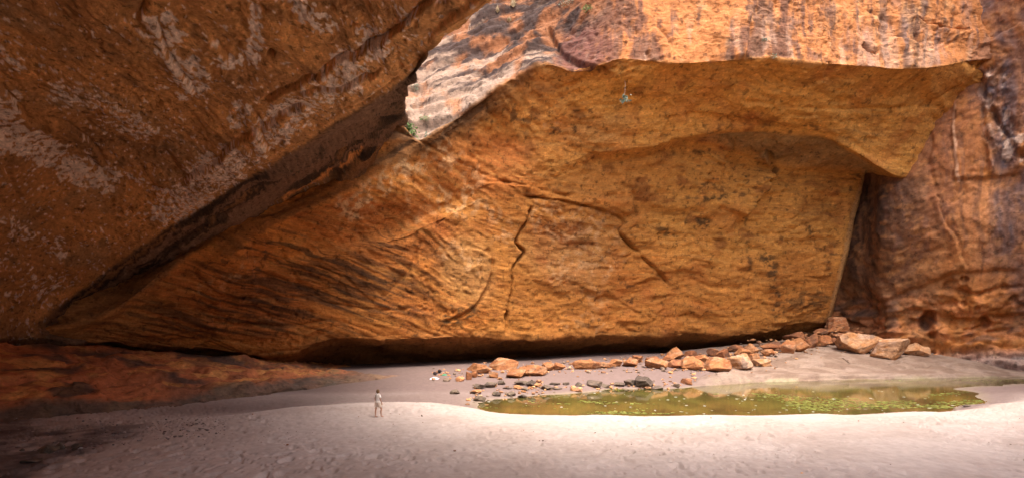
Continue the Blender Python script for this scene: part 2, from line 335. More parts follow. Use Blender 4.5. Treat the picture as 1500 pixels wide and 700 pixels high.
# ledges below the lip
wv95 = 1 + .7 * vnoise(W * .9, 95)
jx = fbm(W * .5, 5, 91) * 6; jy = fbm(W * .5, 5, 92) * 6
for pts, wd, dep, st in [
  ([(776,300),(771,325),(760,342),(754,355),(761,363),(768,370),(762,377),(750,386),(745,400),(750,413),(746,430),(742,455),(741,492)], 1.9, 1.6, .35),
  ([(760,286),(800,290),(830,295),(870,305),(905,315),(920,326),(907,342),(930,365),(955,388),(975,405),(985,425)], 1.8, 1.1, -.4),
  ([(693,362),(716,366),(722,388),(712,425),(692,455),(650,472)], 3.0, .7, .45),
  ([(702,362),(703,400),(702,425)], 1.6, .5, .2),
  ([(640,330),(676,300),(640,300)], 2.0, .3, .2),
  ([(1134,262),(1120,280),(1098,306),(1090,322)], 3.5, 1.8, 1.9),
  ([(1078,214),(1062,244)], 4, 1.5, 1.2), ([(1124,226),(1130,240),(1137,262)], 2.5, 1.2, 1.5),
  ([(1137,256),(1180,258),(1262,262)], 2, .4, .3),
  ([(700,262),(730,268),(775,270),(810,284),(850,292)], 2.5, .5, .4),
  ([(560,180),(700,252),(760,275)], 2, .3, .1), ([(880,240),(960,222),(1010,208)], 3, .4, -.4),
  ([(990,330),(1015,318),(1040,322)], 2, .2, .1), ([(925,280),(935,300),(928,318)], 5, .6, .2),
  ([(940,455),(958,470),(955,480)], 1.6, .3, .1), ([(820,130),(860,118),(905,98)], 4, .5, .3),
  ([(1080,148),(1180,158),(1290,165),(1370,155)], 3, .3, .25), ([(1000,170),(1100,178),(1230,200)], 3, .35, -.4),
  ([(960,35),(980,55),(985,85)], 3, .3, .2), ([(1100,20),(1095,60),(1090,90)], 3, .5, .5),
  ([(1310,50),(1335,58),(1350,68),(1340,48)], 2, .4, .4), ([(1330,20),(1380,38),(1425,45)], 3, .6, .7), ([(1265,62),(1275,72),(1290,76)], 3, 1.0, .1),
  ([(800,35),(830,85),(900,110)], 3, .5, -.8), ([(870,55),(860,60)], 3, .3, .1),
  ([(460,440),(520,452),(600,455)], 2.5, .3, .2), ([(250,420),(360,440),(470,432)], 2.5, .3, .2), ([(300,470),(420,480),(480,470)], 3, .35, .2),
  ([(620,350),(600,400),(560,440)], 3, .35, -.3)]:
    x0_, x1_ = min(p[0] for p in pts) - 90, max(p[0] for p in pts) + 90; y0_, y1_ = min(p[1] for p in pts) - 90, max(p[1] for p in pts) + 90
    mm = (px > x0_) & (px < x1_) & (py > y0_) & (py < y1_); d_ = np.full(px.shape, 999.); s_ = d_.copy(); al = np.zeros(px.shape)
    d_[mm], s_[mm], al[mm] = pl_dist((px + jx * .35)[mm], (py + jy * .35)[mm], chaikin(pts, 3))
    fade = ss(0, .06, al) * ss(1, .94, al)
    wv = wv95
    D -= dep * .9 * wv * np.exp(-(d_ / (wd * .8 * np.clip(wv, .6, 1.5))) ** 2) * fade
    D += st * ss(-wd, wd, s_) * np.exp(-d_ / 22) * fade
pit = ss(.36, .14, cell(Q * .9, 61)[0]) * ss(.15, .5, fbm(W * .15, 3, 62)) * .22
D -= pit
e1 = np.abs(py - pch(rows[5][1], np.clip(px, -60, 1520))); e2 = np.abs(py - pch(rows[6][1], np.clip(px, -60, 1520))); e3 = np.abs(py - pch(rows[3][1], np.clip(px, -60, 1520)))
calm = 1 - .7 * np.maximum(ss(14, 3, e1), ss(10, 2, e2)) * ss(960, 1040, px)
REDGE = [(1268,252),(1256,300),(1236,390),(1215,474)]
ed = pl_dist(px, py, REDGE)[0]
calm *= 1 - .8 * ss(22, 6, ed)
calm *= 1 - .65 * ss(16, 4, e3) * ss(640, 600, px)
calm *= 1 - .92 * ss(55, 18, np.hypot(px - 1392, (py - 100) * 1.3))
D = D * calm
W2 = W + Wn * D[..., None]
# colour of the stone, with shade painted into the lower wall
OCH, ORG, BRN, DRK, PAL, RED = (.58,.29,.075), (.58,.24,.06), (.24,.10,.035), (.075,.045,.03), (.62,.45,.31), (.42,.145,.055)
nA = fbm(sc(Q, .12, .12, .3), 4, 101); nB = fbm(sc(Q, .5, .5, 2.5), 4, 102); nC = fbm(Q * 1.3, 4, 103)
nV = fbm(sc(Q, .7, .7, .035), 4, 104); nV2 = fbm(sc(W, 1.8, 1.8, .06), 3, 105)
def reg(x, y, rx, ry, k=.35): return ss(1.15, .5, np.hypot((px - x) / rx, (py - y) / ry) + k * fbm(W * .12, 4, int(x + y)))
c = mix(np.broadcast_to((.55,.29,.095), W.shape), (.56,.25,.075), ss(-.3, .5, nA + (760 - px) / 500))
c = mix(c, (.66,.39,.13), np.maximum.reduce([reg(1110, 300, 190, 110), reg(1160, 170, 260, 70) * .8, reg(930, 140, 120, 45) * .9, reg(1240, 225, 120, 50) * .6]) * .8)
c = mix(c, (.42,.20,.06), np.maximum.reduce([reg(900, 440, 120, 60), reg(1170, 430, 70, 60), reg(620, 430, 90, 60)]) * .6)
c = mix(c, (.40,.15,.05), np.maximum.reduce([reg(560, 330, 120, 60), reg(700, 240, 90, 50), reg(330, 440, 140, 60)]) * .7)
c = mix(c, (.50,.33,.17), np.maximum.reduce([reg(690, 400, 50, 60), reg(840, 370, 90, 60), reg(860, 190, 60, 30) * .6]) * .7)
c = mix(c, (.28,.115,.035), ss(.1, .55, lamn + .35 * nC + .25 * nB) * .55 * patch * ss(1150, 700, px))
c = mix(c, (.72,.46,.18), ss(.15, .6, lam2 + .4 * nA) * .4)
c = mix(c, (.25,.11,.04), ss(.12, .5, lam2 * .8 + nC * .4) * .45)
c = mix(c, BRN, ss(.3, .7, fbm(sc(Q, .35, .35, .6), 5, 102)) * .7 * (1 - .5 * smooth_))
c = mix(c, RED, ss(.2, .8, fbm(Q * .2, 3, 106)) * .3)
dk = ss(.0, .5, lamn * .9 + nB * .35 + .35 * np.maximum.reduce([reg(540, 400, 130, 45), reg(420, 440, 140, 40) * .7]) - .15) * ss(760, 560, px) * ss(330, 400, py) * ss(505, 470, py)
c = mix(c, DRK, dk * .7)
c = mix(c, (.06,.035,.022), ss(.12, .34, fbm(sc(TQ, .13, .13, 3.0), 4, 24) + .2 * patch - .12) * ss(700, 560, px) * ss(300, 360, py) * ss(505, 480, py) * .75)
fl = ss(.42, .62, fbm(sc(Q, .9, .9, 1.8), 4, 110)) * ss(.0, .4, fbm(W * .1, 3, 111))
c = mix(c, (.09,.05,.03), fl * .75)
# salt crust, pale
def blob(pts, wd, k=1.0, seed=0):
    d_, s_, al = pl_dist(px, py, pts); return ss(wd, wd * .35, d_ + fbm(Q * .35, 4, 200 + seed) * wd * .7) * k
crust = np.maximum.reduce([blob([(520,300),(580,250),(640,215)], 26, .8, 1), blob([(600,290),(700,300),(740,330)], 30, .55, 2), blob([(665,370),(690,385)], 26, .6, 3),
   blob([(800,320),(870,330),(880,370),(820,390)], 34, .6, 4), blob([(860,430),(870,440)], 18, .5, 5), blob([(820,180),(790,185)], 10, .5, 6), blob([(640,240),(690,250)], 26, .4, 7), blob([(300,420),(360,390)], 18, .35, 8), blob([(830,470),(880,480)], 14, .5, 9)])
speck = ss(-.15, .35, fbm(Q * 1.6, 4, 120))
c = mix(c, PAL, np.clip(crust * speck, 0, 1))
c = mix(c, (.34,.25,.16), np.clip(alc * (.85 + .3 * nC), 0, 1))
c = mix(c, (.62,.47,.32), ss(6, 2, ed + nC * 3) * .55)
blk = np.maximum.reduce([blob([(1125,380),(1135,420),(1140,460)], 16, 1, 11), blob([(1000,330),(1010,318),(1030,326)], 10, 1, 12), blob([(1010,295),(1060,288)], 8, 1, 13), blob([(1095,320),(1100,395)], 7, .8, 14), blob([(1185,330),(1190,350)], 5, .9, 15),
   blob([(690,455),(655,470)], 14, 1, 16), blob([(965,335),(985,345)], 8, .8, 17), blob([(1110,285),(1100,300)], 9, .9, 18), blob([(1150,440),(1200,440)], 14, .7, 19), blob([(850,470),(870,478)], 9, .5, 20), blob([(930,300),(935,312)], 8, .8, 21)])
c = mix(c, (.06,.045,.03), np.clip(blk * ss(-.1, .3, fbm(sc(Q, 1.2, 1.2, 2), 3, 130)), 0, 1) * .85)
# the dark seam along the crevice and under the lip
sm = ss(50, 0, np.abs(py - pch(rows[3][1], np.clip(px, -60, 1520)) + 18)) * ss(900, 700, px) * ss(540, 600, px)
c = mix(c, (.10,.055,.03), np.clip(sm * (.75 + .5 * fbm(sc(tilt(Q, .5), .1, .1, 1.2), 3, 131)), 0, 1) * (1 - cliff))
c = np.where((cliff > .02)[..., None], c, seam(c, W, px, py, (py < 500) * 1.0, nC))
# foot of the wall and the recess
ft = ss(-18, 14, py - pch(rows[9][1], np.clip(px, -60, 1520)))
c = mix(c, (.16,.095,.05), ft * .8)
# cliff above the lip: rusty, varnished, streaked
cc = mix(np.broadcast_to((.60,.27,.10), W.shape), (.66,.40,.20), ss(.0, .6, nV * .7 + .4 * nC))
vs = ss(-.05, .55, .55 * nV2 + .6 * nV + .35 * nC + .3 * fbm(sc(Q, .25, .25, .5), 4, 145) + ss(130, 0, np.abs(px - 865)) * .5 + ss(70, 0, np.abs(px - 955)) * .3 + ss(90, 0, np.abs(px - 1140)) * .35 + ss(1200, 1300, px) * .1 - .06)
cc = mix(cc, (.13,.07,.06), vs * .8)
cc = mix(cc, (.66,.50,.40), ss(.25, .55, fbm(sc(Q, .9, .9, .09), 3, 141) + ss(110, 0, np.hypot(px - 1315, (py - 80) * 2)) * .6) * ss(0, 90, py) * .45)
cc = mix(cc, (.30,.25,.26), ss(.2, .7, fbm(sc(Q, .7, .7, .2), 4, 142)) * ss(1180, 1240, px) * .35)
sl_c = mix(np.broadcast_to((.40,.32,.26), W.shape), (.07,.048,.042), ss(-.25, .2, fbm(sc(tilt(Q, .30), .2, .2, 1.2), 5, 143) - ss(70, 140, py) * .5 + ss(115, 50, py) * .32 + ss(640, 740, px) * .25))
sl_c = mix(sl_c, (.42,.19,.08), ss(.0, .5, fbm(Q * .4, 4, 144) + ss(650, 760, px) * .25 - .1) * .7)
cc = mix(cc, sl_c, ss(880, 830, px + (py - 50) * .6 + 12 * nC))
cc = mix(cc, (.17,.075,.06), reg(858, 72, 46, 42, .3) * (.9 - .5 * ss(.1, .4, nV2)))
cc = cc * np.array([.58, .50, .44])
c = mix(c, (.42,.24,.12), ss(330, 110, px + 20 * nA) * .75)
c = c * np.array([.88, .735, .50])
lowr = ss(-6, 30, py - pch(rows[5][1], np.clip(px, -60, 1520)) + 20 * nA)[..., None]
c = c * (1 - lowr * np.array([.24, .30, .34]))  # lower wall darkened in colour, standing in for weaker light than the ceiling
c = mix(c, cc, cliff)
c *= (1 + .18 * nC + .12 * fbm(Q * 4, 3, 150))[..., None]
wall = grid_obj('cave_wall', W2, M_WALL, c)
tag(wall, 'great ochre back wall of the cave, overhanging above the pool', 'rock wall', kind='structure')

# ------------------------------------------------------------------ overhanging roof, upper left, with unseen parts added to shape the light
def col_(*a): return list(a)
cols = [
 #  v-3            v-2            v-1            v0 crease      v1             v2              v3               v4             v5              v6 (v4 to v6: unseen, added behind to keep the left dark)
 [P(200,530,58), P(150,520,54), P(110,520,50), P(60,518,47), P(-20,518,42), P(-170,525,34), P(-500,560,20), X(-38,0,0), X(-40,-25,0), X(-40,-34,-1)],
 [P(200,505,57), P(150,500,52), P(110,500,47.5), P(60,498,44.3), P(-20,496,39.3), P(-170,495,31), P(-500,500,18.5), X(-37,0,4), X(-39,-25,4), X(-40,-34,-1)],
 [P(200,500,57), P(150,490,52), P(112,480,48), P(66,463,44), P(-10,430,38), P(-150,420,29.5), P(-500,400,18), X(-37,0,9), X(-38,-25,8), X(-39,-34,-1)],
 [P(360,450,66), P(330,420,64), P(288,372,54), P(250,330,47), P(130,270,39.5), P(0,205,31), P(-250,120,22.5), X(-30,0,17), X(-33,-25,14), X(-34,-35,-1)],
 [P(560,370,70), P(520,330,67), P(478,284,60.5), P(440,214,37), P(330,120,30), P(180,10,24), P(-50,-200,18), X(-20,-2,19), X(-24,-25,15), X(-25,-36,-1)],
 [P(585,260,75), P(571,212,64), P(572,179,44), P(570,130,28.5), P(480,36,24.5), P(380,-90,20.5), X(-10,12,20), X(-10,-4,19.5), X(-13,-25,15), X(-14,-36,-1)],
 [P(560,90,36), P(580,118,31), P(604,112,27), P(612,94,25.5), P(530,5,22.5), P(440,-120,19), X(-7,10,19.5), X(-6,-4,19.5), X(-8,-25,15), X(-8,-36,-1)],
 [P(640,64,22.6)+X(-1.5,-1.5,3.5), P(640,64,22.6)+X(-.3,.2,1.6), P(640,64,22.6), P(641,56,21.7), P(580,-30,19.5), P(500,-170,17), X(-4,8,19.5), X(-3,-5,19.5), X(-3,-25,16), X(-3,-36,-1)],
 [P(722,2,19.4)+X(-1.5,-1.5,3.5), P(722,2,19.4)+X(-.3,.2,1.6), P(722,2,19.4), P(720,-3,18.7), P(670,-100,17), X(-1,11,19.5), X(0,5,20), X(2,-6,20), X(3,-25,16), X(3,-36,-1)],
 [X(2.4,13.2,20.3)+X(-1.5,-1.5,3.5), X(2.4,13.2,20.3)+X(-.3,.2,1.6), X(2.4,13.2,20.3), X(2.3,12.5,19.5), X(2.3,10,19.8), X(3,6,20), X(4,1,20.5), X(6,-8,21), X(8,-24,19), X(8,-34,10)],  # from here on out of view, edge placed to steer light onto the sand
 [X(16.3,10.8,25.3)+X(-1.5,-1.5,3.5), X(16.3,10.8,25.3)+X(-.3,.2,1.6), X(16.3,10.8,25.3), X(16,10,24.5), X(16,7,24.5), X(16,3,25), X(16,-2,25), X(17,-10,26), X(18,-22,27), X(18,-30,28)],
 [X(62,15.8,30.8)+X(-1.5,-1.5,3.5), X(62,15.8,30.8)+X(-.3,.2,1.6), X(62,15.8,30.8), X(62,15,30), X(60,10,30), X(56,4,29.5), X(54,-2,29), X(52,-12,28), X(50,-20,29), X(48,-30,30)],
]
ctrl = [[cols[u][v] for u in range(len(cols))] for v in range(10)]
A = net(ctrl, 1.75, 1.75, crease_v=(3,), crease_u=(1,))
An = smooth_n(normals(A), 6)
px, py = to_px(A)
front = A[..., 1] > 4
warp = np.stack([fbm(A * .09, 3, 311 + k) for k in range(3)], -1); Q = A + warp * 1.6
d_, sdc, al = pl_dist(px, py, CR)
inside = sdc < 0                                                   # the wide roof face, above the crevice
ret = ss(-2, 6, sdc) * ss(40, 90, px) * front
ang = math.atan2(.62, 1)
T = tilt(Q, ang)
D = fbm(Q * .10, 3, 301) * .5 + fbm(Q * .45, 5, 302) * .16 + fbm(Q * 1.6, 4, 303) * .07
bedd = fbm(sc(T, .12, .12, 1.1), 4, 305)
D += bedd * .15 + terr(bedd, 4, .15) * .25 * ss(160, 40, np.abs(sdc)) + terr(fbm(sc(tilt(Q, -.9), .16, .16, .4), 5, 309), 4, .12) * .40 * (1 - ret) * ss(0, .4, fbm(Q * .1, 2, 311))
c1, c2, cid = cell(sc(T, .22, .22, .35), 33)
D += (cid - .5) * .4 * ss(.02, .1, c2 - c1) * ss(0, .5, fbm(Q * .1, 3, 306))
D += ret * (ridged(sc(T, .05, .05, .8), 3, 307) * .6 + terr(fbm(sc(T, .04, .04, 1.4), 3, 310), 5, .2) * .7)
pf1 = cell(Q * 1.3, 36)[0]; pf2 = cell(Q * 2.6, 37)[0]
pz = ss(-.2, .4, fbm(Q * .16, 4, 308))
D -= (ss(.4, .1, pf1) * .30 + ss(.42, .12, pf2) * .15) * (.3 + .7 * pz) * (1 - ret)
jx = fbm(A * .4, 5, 391) * 12
for pts, wd, dep, st in [([(500,165),(580,110),(640,70),(700,25)], 2.5, .3, .3), ([(380,150),(450,110),(560,50),(640,0)], 3, .35, .4), ([(228,28),(250,80),(288,145)], 2.5, .35, .4),
    ([(310,58),(330,78),(345,88)], 4, .5, .3), ([(392,76),(402,80)], 5, .8, .1), ([(368,160),(385,200),(402,232)], 2.5, .35, .3), ([(60,165),(100,175),(130,200),(150,235)], 3, .4, .4),
    ([(0,120),(40,170),(75,165)], 3, .3, .3), ([(120,220),(170,260),(230,270)], 3, .35, -.3), ([(100,320),(180,350),(230,340)], 3, .3, .3), ([(0,240),(40,290),(30,310)], 4, .4, .3),
    ([(430,130),(500,120),(560,95)], 2, .25, .3), ([(200,30),(215,10),(225,-10)], 3, .4, .3), ([(260,265),(310,235),(370,190),(450,150)], 3, .3, .5)]:
    e_, s_, al2 = pl_dist(px + jx * .6, py + jx[::-1] * .4, pts); fade = ss(0, .06, al2) * ss(1, .94, al2) * front
    D -= dep * np.exp(-(e_ / wd) ** 2) * fade; D += st * ss(-wd, wd, s_) * np.exp(-e_ / 20) * fade
D *= 1 - .8 * ss(14, 4, np.abs(sdc))
A2 = A + An * D[..., None]
def blobA(pts, wd, k=1.0, seed=0):
    e_, s_, al_ = pl_dist(px, py, pts); return ss(wd, wd * .3, e_ + fbm(Q * .4, 4, 400 + seed) * wd * .8) * k
crust = np.maximum.reduce([blobA([(0,180),(60,215),(140,262)], 42, 1, 1), blobA([(235,40),(265,85),(290,135)], 26, 1, 2), blobA([(375,-20),(378,40),(368,85)], 18, 1, 3),
   blobA([(260,300),(330,245),(430,165),(500,100),(560,60)], 34, .9, 4), blobA([(440,-10),(480,30)], 22, .9, 5), blobA([(90,130),(140,130),(210,190)], 20, .6, 6), blobA([(320,95),(350,90)], 16, .7, 7),
   blobA([(0,60),(20,90)], 22, .5, 8), blobA([(190,250),(215,265)], 14, .7, 9), blobA([(0,330),(60,350),(90,370)], 20, .5, 10), blobA([(350,165),(350,180)], 14, .8, 11), blobA([(100,415),(40,420)], 18, .4, 12), blobA([(590,20),(640,-10)], 20, .4, 13)])
nA = fbm(Q * .13, 4, 321); nB = fbm(Q * .8, 5, 322); nC = fbm(Q * 2.2, 4, 323)
c = mix(np.broadcast_to((.60,.285,.095), A.shape), (.43,.205,.075), ss(-.3, .5, nA))
c = mix(c, (.66,.34,.13), ss(190, 20, np.abs(sdc + 10)) * ss(300, 600, px) * .85)  # brighter orange by the crease: light bounced off the cliffs, painted in
c = mix(c, (.20,.105,.05), ss(.15, .6, nB) * .5)
c = mix(c, (.30,.22,.13), ss(.1, .5, fbm(Q * .3, 4, 324)) * .3)
grn = fbm(Q * 4.2, 2, 325); big = fbm(Q * .5, 4, 326)
cover = crust + .55 * ss(-.1, .5, big) * ss(-.1, .4, fbm(Q * .12, 3, 328)) - .12
sp = ss(.0, .22, grn * .75 + cover * .75 - .42 + .25 * (pf2 - .35))
c = mix(c, (.78,.63,.52), np.clip(sp, 0, 1) * .92)
c = mix(c, (.10,.055,.03), ss(.2, .08, pf1) * (.3 + .7 * ss(-.1, .3, big)) * .7 * (1 - ret))
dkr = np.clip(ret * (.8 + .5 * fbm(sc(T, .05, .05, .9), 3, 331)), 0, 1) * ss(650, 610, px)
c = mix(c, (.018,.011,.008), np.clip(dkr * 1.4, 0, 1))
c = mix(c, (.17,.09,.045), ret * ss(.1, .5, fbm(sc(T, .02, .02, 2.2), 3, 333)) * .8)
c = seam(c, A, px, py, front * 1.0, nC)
c = mix(c, (.20,.12,.07), ss(440, 510, py) * ss(300, 100, px) * .5)
c = mix(c, (.62,.27,.08), ret * ss(3.5, 1, pl_dist(px, py + 4 * nC, [(412, 285), (450, 262), (500, 236), (530, 222)])[0]) * .9)
c *= (1 + .2 * nC + .1 * fbm(Q * 5, 2, 340))[..., None]
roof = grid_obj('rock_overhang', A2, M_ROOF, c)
tag(roof, 'huge pitted rock roof leaning over the left of the cave', 'rock overhang', kind='structure')

# ------------------------------------------------------------------ right hand wall
cols = []
for pxx in (1180, 1225, 1262, 1300, 1330, 1375, 1420, 1460, 1500, 1570):
    r = (pxx - CX) / F; t = (82 * r - 56) / (17 + 16 * r); d0 = 82 - 16 * t
    cc_ = []
    for pyy, k, kk in ((-330, .89, 0), (0, .95, 0), (95, .965, 0), (200, .972, 0), (262, .975, .0), (330, .975, 0), (400, .99, 0), (450, 1.0, 0), (490, 1.005, 0), (515, .995, 0), (540, .985, 0), (620, .98, 0)):
        slot = 6.0 * math.exp(-((pxx - 1238) / 34) ** 2) * (1 if pyy > 200 else 0)
        cc_.append(P(pxx, pyy, d0 * k + slot))
    cols.append(cc_)
for (x, y) in ((76, 45), (62, 24), (58, 0), (70, -30)):  # unseen stretch added towards the rear, place and height set for the light
    cols.append([X(x, y, z) for z in (58, 47, 40, 33, 28, 22, 15, 10, 6, 3, 0, -4)])
RW = net([[cols[u][v] for u in range(len(cols))] for v in range(12)], 1.75, 1.75)
Rn = smooth_n(normals(RW), 4); px, py = to_px(RW)
warp = np.stack([fbm(RW * .08, 3, 511 + k) for k in range(3)], -1); Q = RW + warp * 1.8
low = ss(400, 470, py)
D = fbm(Q * .10, 3, 501) * .5 + fbm(Q * .4, 5, 502) * .14 + fbm(Q * 1.5, 4, 503) * .08
D += terr(fbm(sc(Q, .2, .2, .12), 4, 506), 4, .12) * (.35 + .45 * low) + terr(fbm(sc(Q, .8, .8, .6), 3, 507), 4, .2) * .16
D += low * (fbm(sc(Q, .25, .25, .5), 4, 504) * 1.2 + fbm(sc(Q, .5, .5, 1.6), 3, 505) * .3)
c1, c2, cid = cell(sc(Q, .3, .3, .3), 53)
D += (cid - .5) * .5 * ss(.02, .1, c2 - c1) * low
for (hx, hy, hr, hd) in ((1357,470,17,2.6),(1443,472,12,1.8),(1410,430,16,1.0),(1410,408,9,1.2),(1395,418,14,.8),(1480,440,10,.8),(1365,490,9,1.2),(1362,513,7,1.4),(1410,445,6,.8),(1430,450,7,.7),(1470,420,9,.6)):
    q = np.hypot(px - hx + fbm(RW * .5, 2, 531) * 5, (py - hy) * 1.1 + fbm(RW * .5, 2, 532) * 5)
    D -= hd * ss(hr, hr * .35, q)
jx = fbm(RW * .35, 5, 591) * 13
for pts, wd, dep, st in [([(1395,266),(1440,262),(1500,255)], 3, .15, -.45), ([(1375,280),(1390,340),(1415,395)], 2.5, .4, .9), ([(1395,120),(1400,200),(1402,270)], 2.5, .15, -.3), ([(1360,190),(1368,240),(1372,280)], 3, .1, -.2),
    ([(1440,100),(1450,150),(1470,190),(1500,235)], 4, .3, -1.2), ([(1440,260),(1445,200),(1440,150)], 4, .6, .5), ([(1440,200),(1450,210),(1455,250)], 3, .4, .3), ([(1460,330),(1440,360)], 2, .2, .2), ([(1300,440),(1400,400),(1500,395)], 4, .3, -.5),
    ([(1380,425),(1430,432),(1500,420)], 3, .5, .5), ([(1390,500),(1440,505),(1500,508)], 3, .5, .4), ([(1380,478),(1440,486),(1500,482)], 3, .3, .3), ([(1425,0),(1425,60),(1415,100)], 3, .4, .5), ([(1445,60),(1500,30)], 2, .2, .3)]:
    e_, s_, al2 = pl_dist(px + jx * .7, py + jx[::-1] * .4, pts); fade = ss(0, .08, al2) * ss(1, .92, al2)
    D -= dep * np.exp(-(e_ / wd) ** 2) * fade; D += st * ss(-wd, wd, s_) * np.exp(-e_ / 25) * fade
spur = ss(40, 5, pl_dist(px, py, [(1455,110),(1465,170),(1490,230)])[0])
D += spur * terr(fbm(Q * .45, 4, 541), 5, .12) * 1.1
D += terr(fbm(sc(Q, .5, .5, .22), 5, 542), 5, .12) * (.08 + .17 * low) + fbm(Q * 2.2, 3, 543) * .06
RW2 = RW + Rn * D[..., None]
nA = fbm(Q * .15, 4, 521); nB = fbm(Q * .8, 4, 522); nV = fbm(sc(Q, .8, .8, .06), 4, 523); nC = fbm(Q * 2, 4, 524)
c = mix(np.broadcast_to((.40,.145,.032), RW.shape), (.28,.10,.024), ss(-.3, .5, nA))
c = mix(c, (.46,.20,.06), ss(.1, .5, nV) * .5)
nS = fbm(sc(Q, .55, .55, .04), 4, 528)
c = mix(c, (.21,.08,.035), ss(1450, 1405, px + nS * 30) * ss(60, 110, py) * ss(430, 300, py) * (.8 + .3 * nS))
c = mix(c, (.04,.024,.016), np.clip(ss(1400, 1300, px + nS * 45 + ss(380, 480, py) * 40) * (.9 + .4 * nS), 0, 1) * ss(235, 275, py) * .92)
c = mix(c, (.24,.11,.05), ss(-.1, .45, nV) * .45 * ss(1440, 1330, px))
c = mix(c, (.46,.20,.08), ss(0, 60, px - 1380 - np.abs(py - 320) * .1) * ss(250, 280, py) * ss(440, 380, py) * .7)
vb = ss(1420, 1480, px + fbm(Q * .3, 3, 525) * 40 - ss(240, 280, py) * 20 + ss(20, 0, np.abs(py - 150)) * 0)
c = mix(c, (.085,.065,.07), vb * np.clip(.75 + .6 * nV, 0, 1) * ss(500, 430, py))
c = mix(c, (.52,.36,.26), spur * ss(.1, .4, fbm(sc(Q, 1.2, 1.2, .6), 4, 526)) * .8)
c = mix(c, (.12,.055,.035), ss(.1, .5, fbm(sc(Q, 1.6, 1.6, .10), 4, 529)) * .5 * ss(440, 380, py))
c = mix(c, (.55,.24,.07), ss(.15, .5, fbm(Q * .9, 5, 530)) * .2)
c = mix(c, (.50,.19,.07), low * ss(-.2, .4, nB) * .6)
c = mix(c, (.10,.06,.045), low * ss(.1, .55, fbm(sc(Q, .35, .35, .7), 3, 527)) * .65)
c = mix(c, (.30,.24,.21), ss(505, 525, py) * ss(1340, 1420, px) * .7)
c = mix(c, (.55,.33,.20), ss(3, 1, pl_dist(px + fbm(Q*.5,2,5)*4, py, [(1396,140),(1400,210),(1402,265)])[0]) * .7)
c *= (1 + .2 * nC)[..., None]
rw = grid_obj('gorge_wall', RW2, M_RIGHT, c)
tag(rw, 'dark varnished red cliff at the right, hollowed at its foot', 'rock wall', kind='structure')

# ------------------------------------------------------------------ red ledge, lower left
cols = []
for px_, b, t_, m_, f_ in ((-420, (500,29),(520,22),(600,19),(730,17)), (-200, (503,38),(516,30),(570,26),(650,22.5)), (0, (503,48),(510,40),(556,33),(613,28.6)), (75,(505,50),(513,42),(558,34),(606,30)),
     (150, (508,53),(517,45),(560,36),(601,31.5)), (225, (513,56),(523,47),(561,38),(594,33.5)), (300, (518,60),(529,50),(562,40),(586,36.2)), (360, (522,63),(534,53),(558,43),(578,39.5)), (420, (526,68),(539,56),(554,47),(570,43.2)),
     (490, (531,76),(544,60),(551,52),(561,48)), (560, (538,86),(547,66),(551,58),(556,53)), (620, (542,88),(549,69),(553,62),(556,58))):
    cols.append([P(px_, b[0] - 4, b[1] + 6), P(px_, *b), P(px_, *t_), P(px_, *m_), P(px_, *f_), P(px_, f_[0] + 30, f_[1] * .99)])
B = net([[cols[u][v] for u in range(len(cols))] for v in range(6)], 1.5, 1.0)
Bn = smooth_n(normals(B), 4); px, py = to_px(B)
Q = B + np.stack([fbm(B * .1, 3, 611 + k) for k in range(3)], -1) * 1.2
fd = ss(640, 480, px)
D = (fbm(Q * .3, 4, 601) * .4 + fbm(Q * 1.1, 5, 602) * .16 + fbm(sc(Q, .4, .4, 2.2), 4, 603) * .22) * (.25 + .75 * fd)
c1, c2, cid = cell(sc(tilt(Q, -.3), .5, .5, 1.2), 63)
D += (cid - .5) * .3 * ss(.02, .1, c2 - c1) * fd
for pts in ([(120,570),(180,558),(260,565),(330,556),(450,552)], [(0,560),(60,556),(140,562)], [(260,540),(330,548),(400,545)]):
    e_, s_, al2 = pl_dist(px, py + fbm(B * .5, 3, 691) * 5, pts); D -= .5 * np.exp(-(e_ / 3) ** 2) * ss(0, .1, al2) * ss(1, .9, al2)
B2 = B + Bn * D[..., None]
nB = fbm(Q * .6, 5, 622); nC = fbm(Q * 2.5, 4, 623)
c = mix(np.broadcast_to((.44,.15,.06), B.shape), (.60,.27,.085), ss(-.1, .4, nB))
c = mix(c, (.16,.07,.04), ss(.1, .5, fbm(sc(tilt(Q, -.25), .25, .25, 1.6), 4, 625)) * .7)
c = mix(c, (.075,.055,.045), ss(.1, .45, fbm(sc(Q, .25, .25, .5), 4, 624) + .7 * ss(60, 10, np.hypot(px - 105, (py - 575) * 1.6)) - .1) * .85)
ftd = np.array([pch([(-420,730),(-200,650),(0,613),(75,606),(150,601),(225,594),(300,586),(360,578),(420,570),(490,561),(560,556),(620,556)], px)])[0]
c = mix(c, (.085,.07,.055), ss(-20, -8, py - ftd + nB * 6) * .85)
c = mix(c, (.30,.17,.11), ss(520, 600, px) * .6)
c *= (1 + .22 * nC)[..., None]
bench = grid_obj('rock_ledge', B2, M_BENCH, c)
tag(bench, 'long low ledge of red rock along the left side of the sand', 'rock ledge', kind='structure')

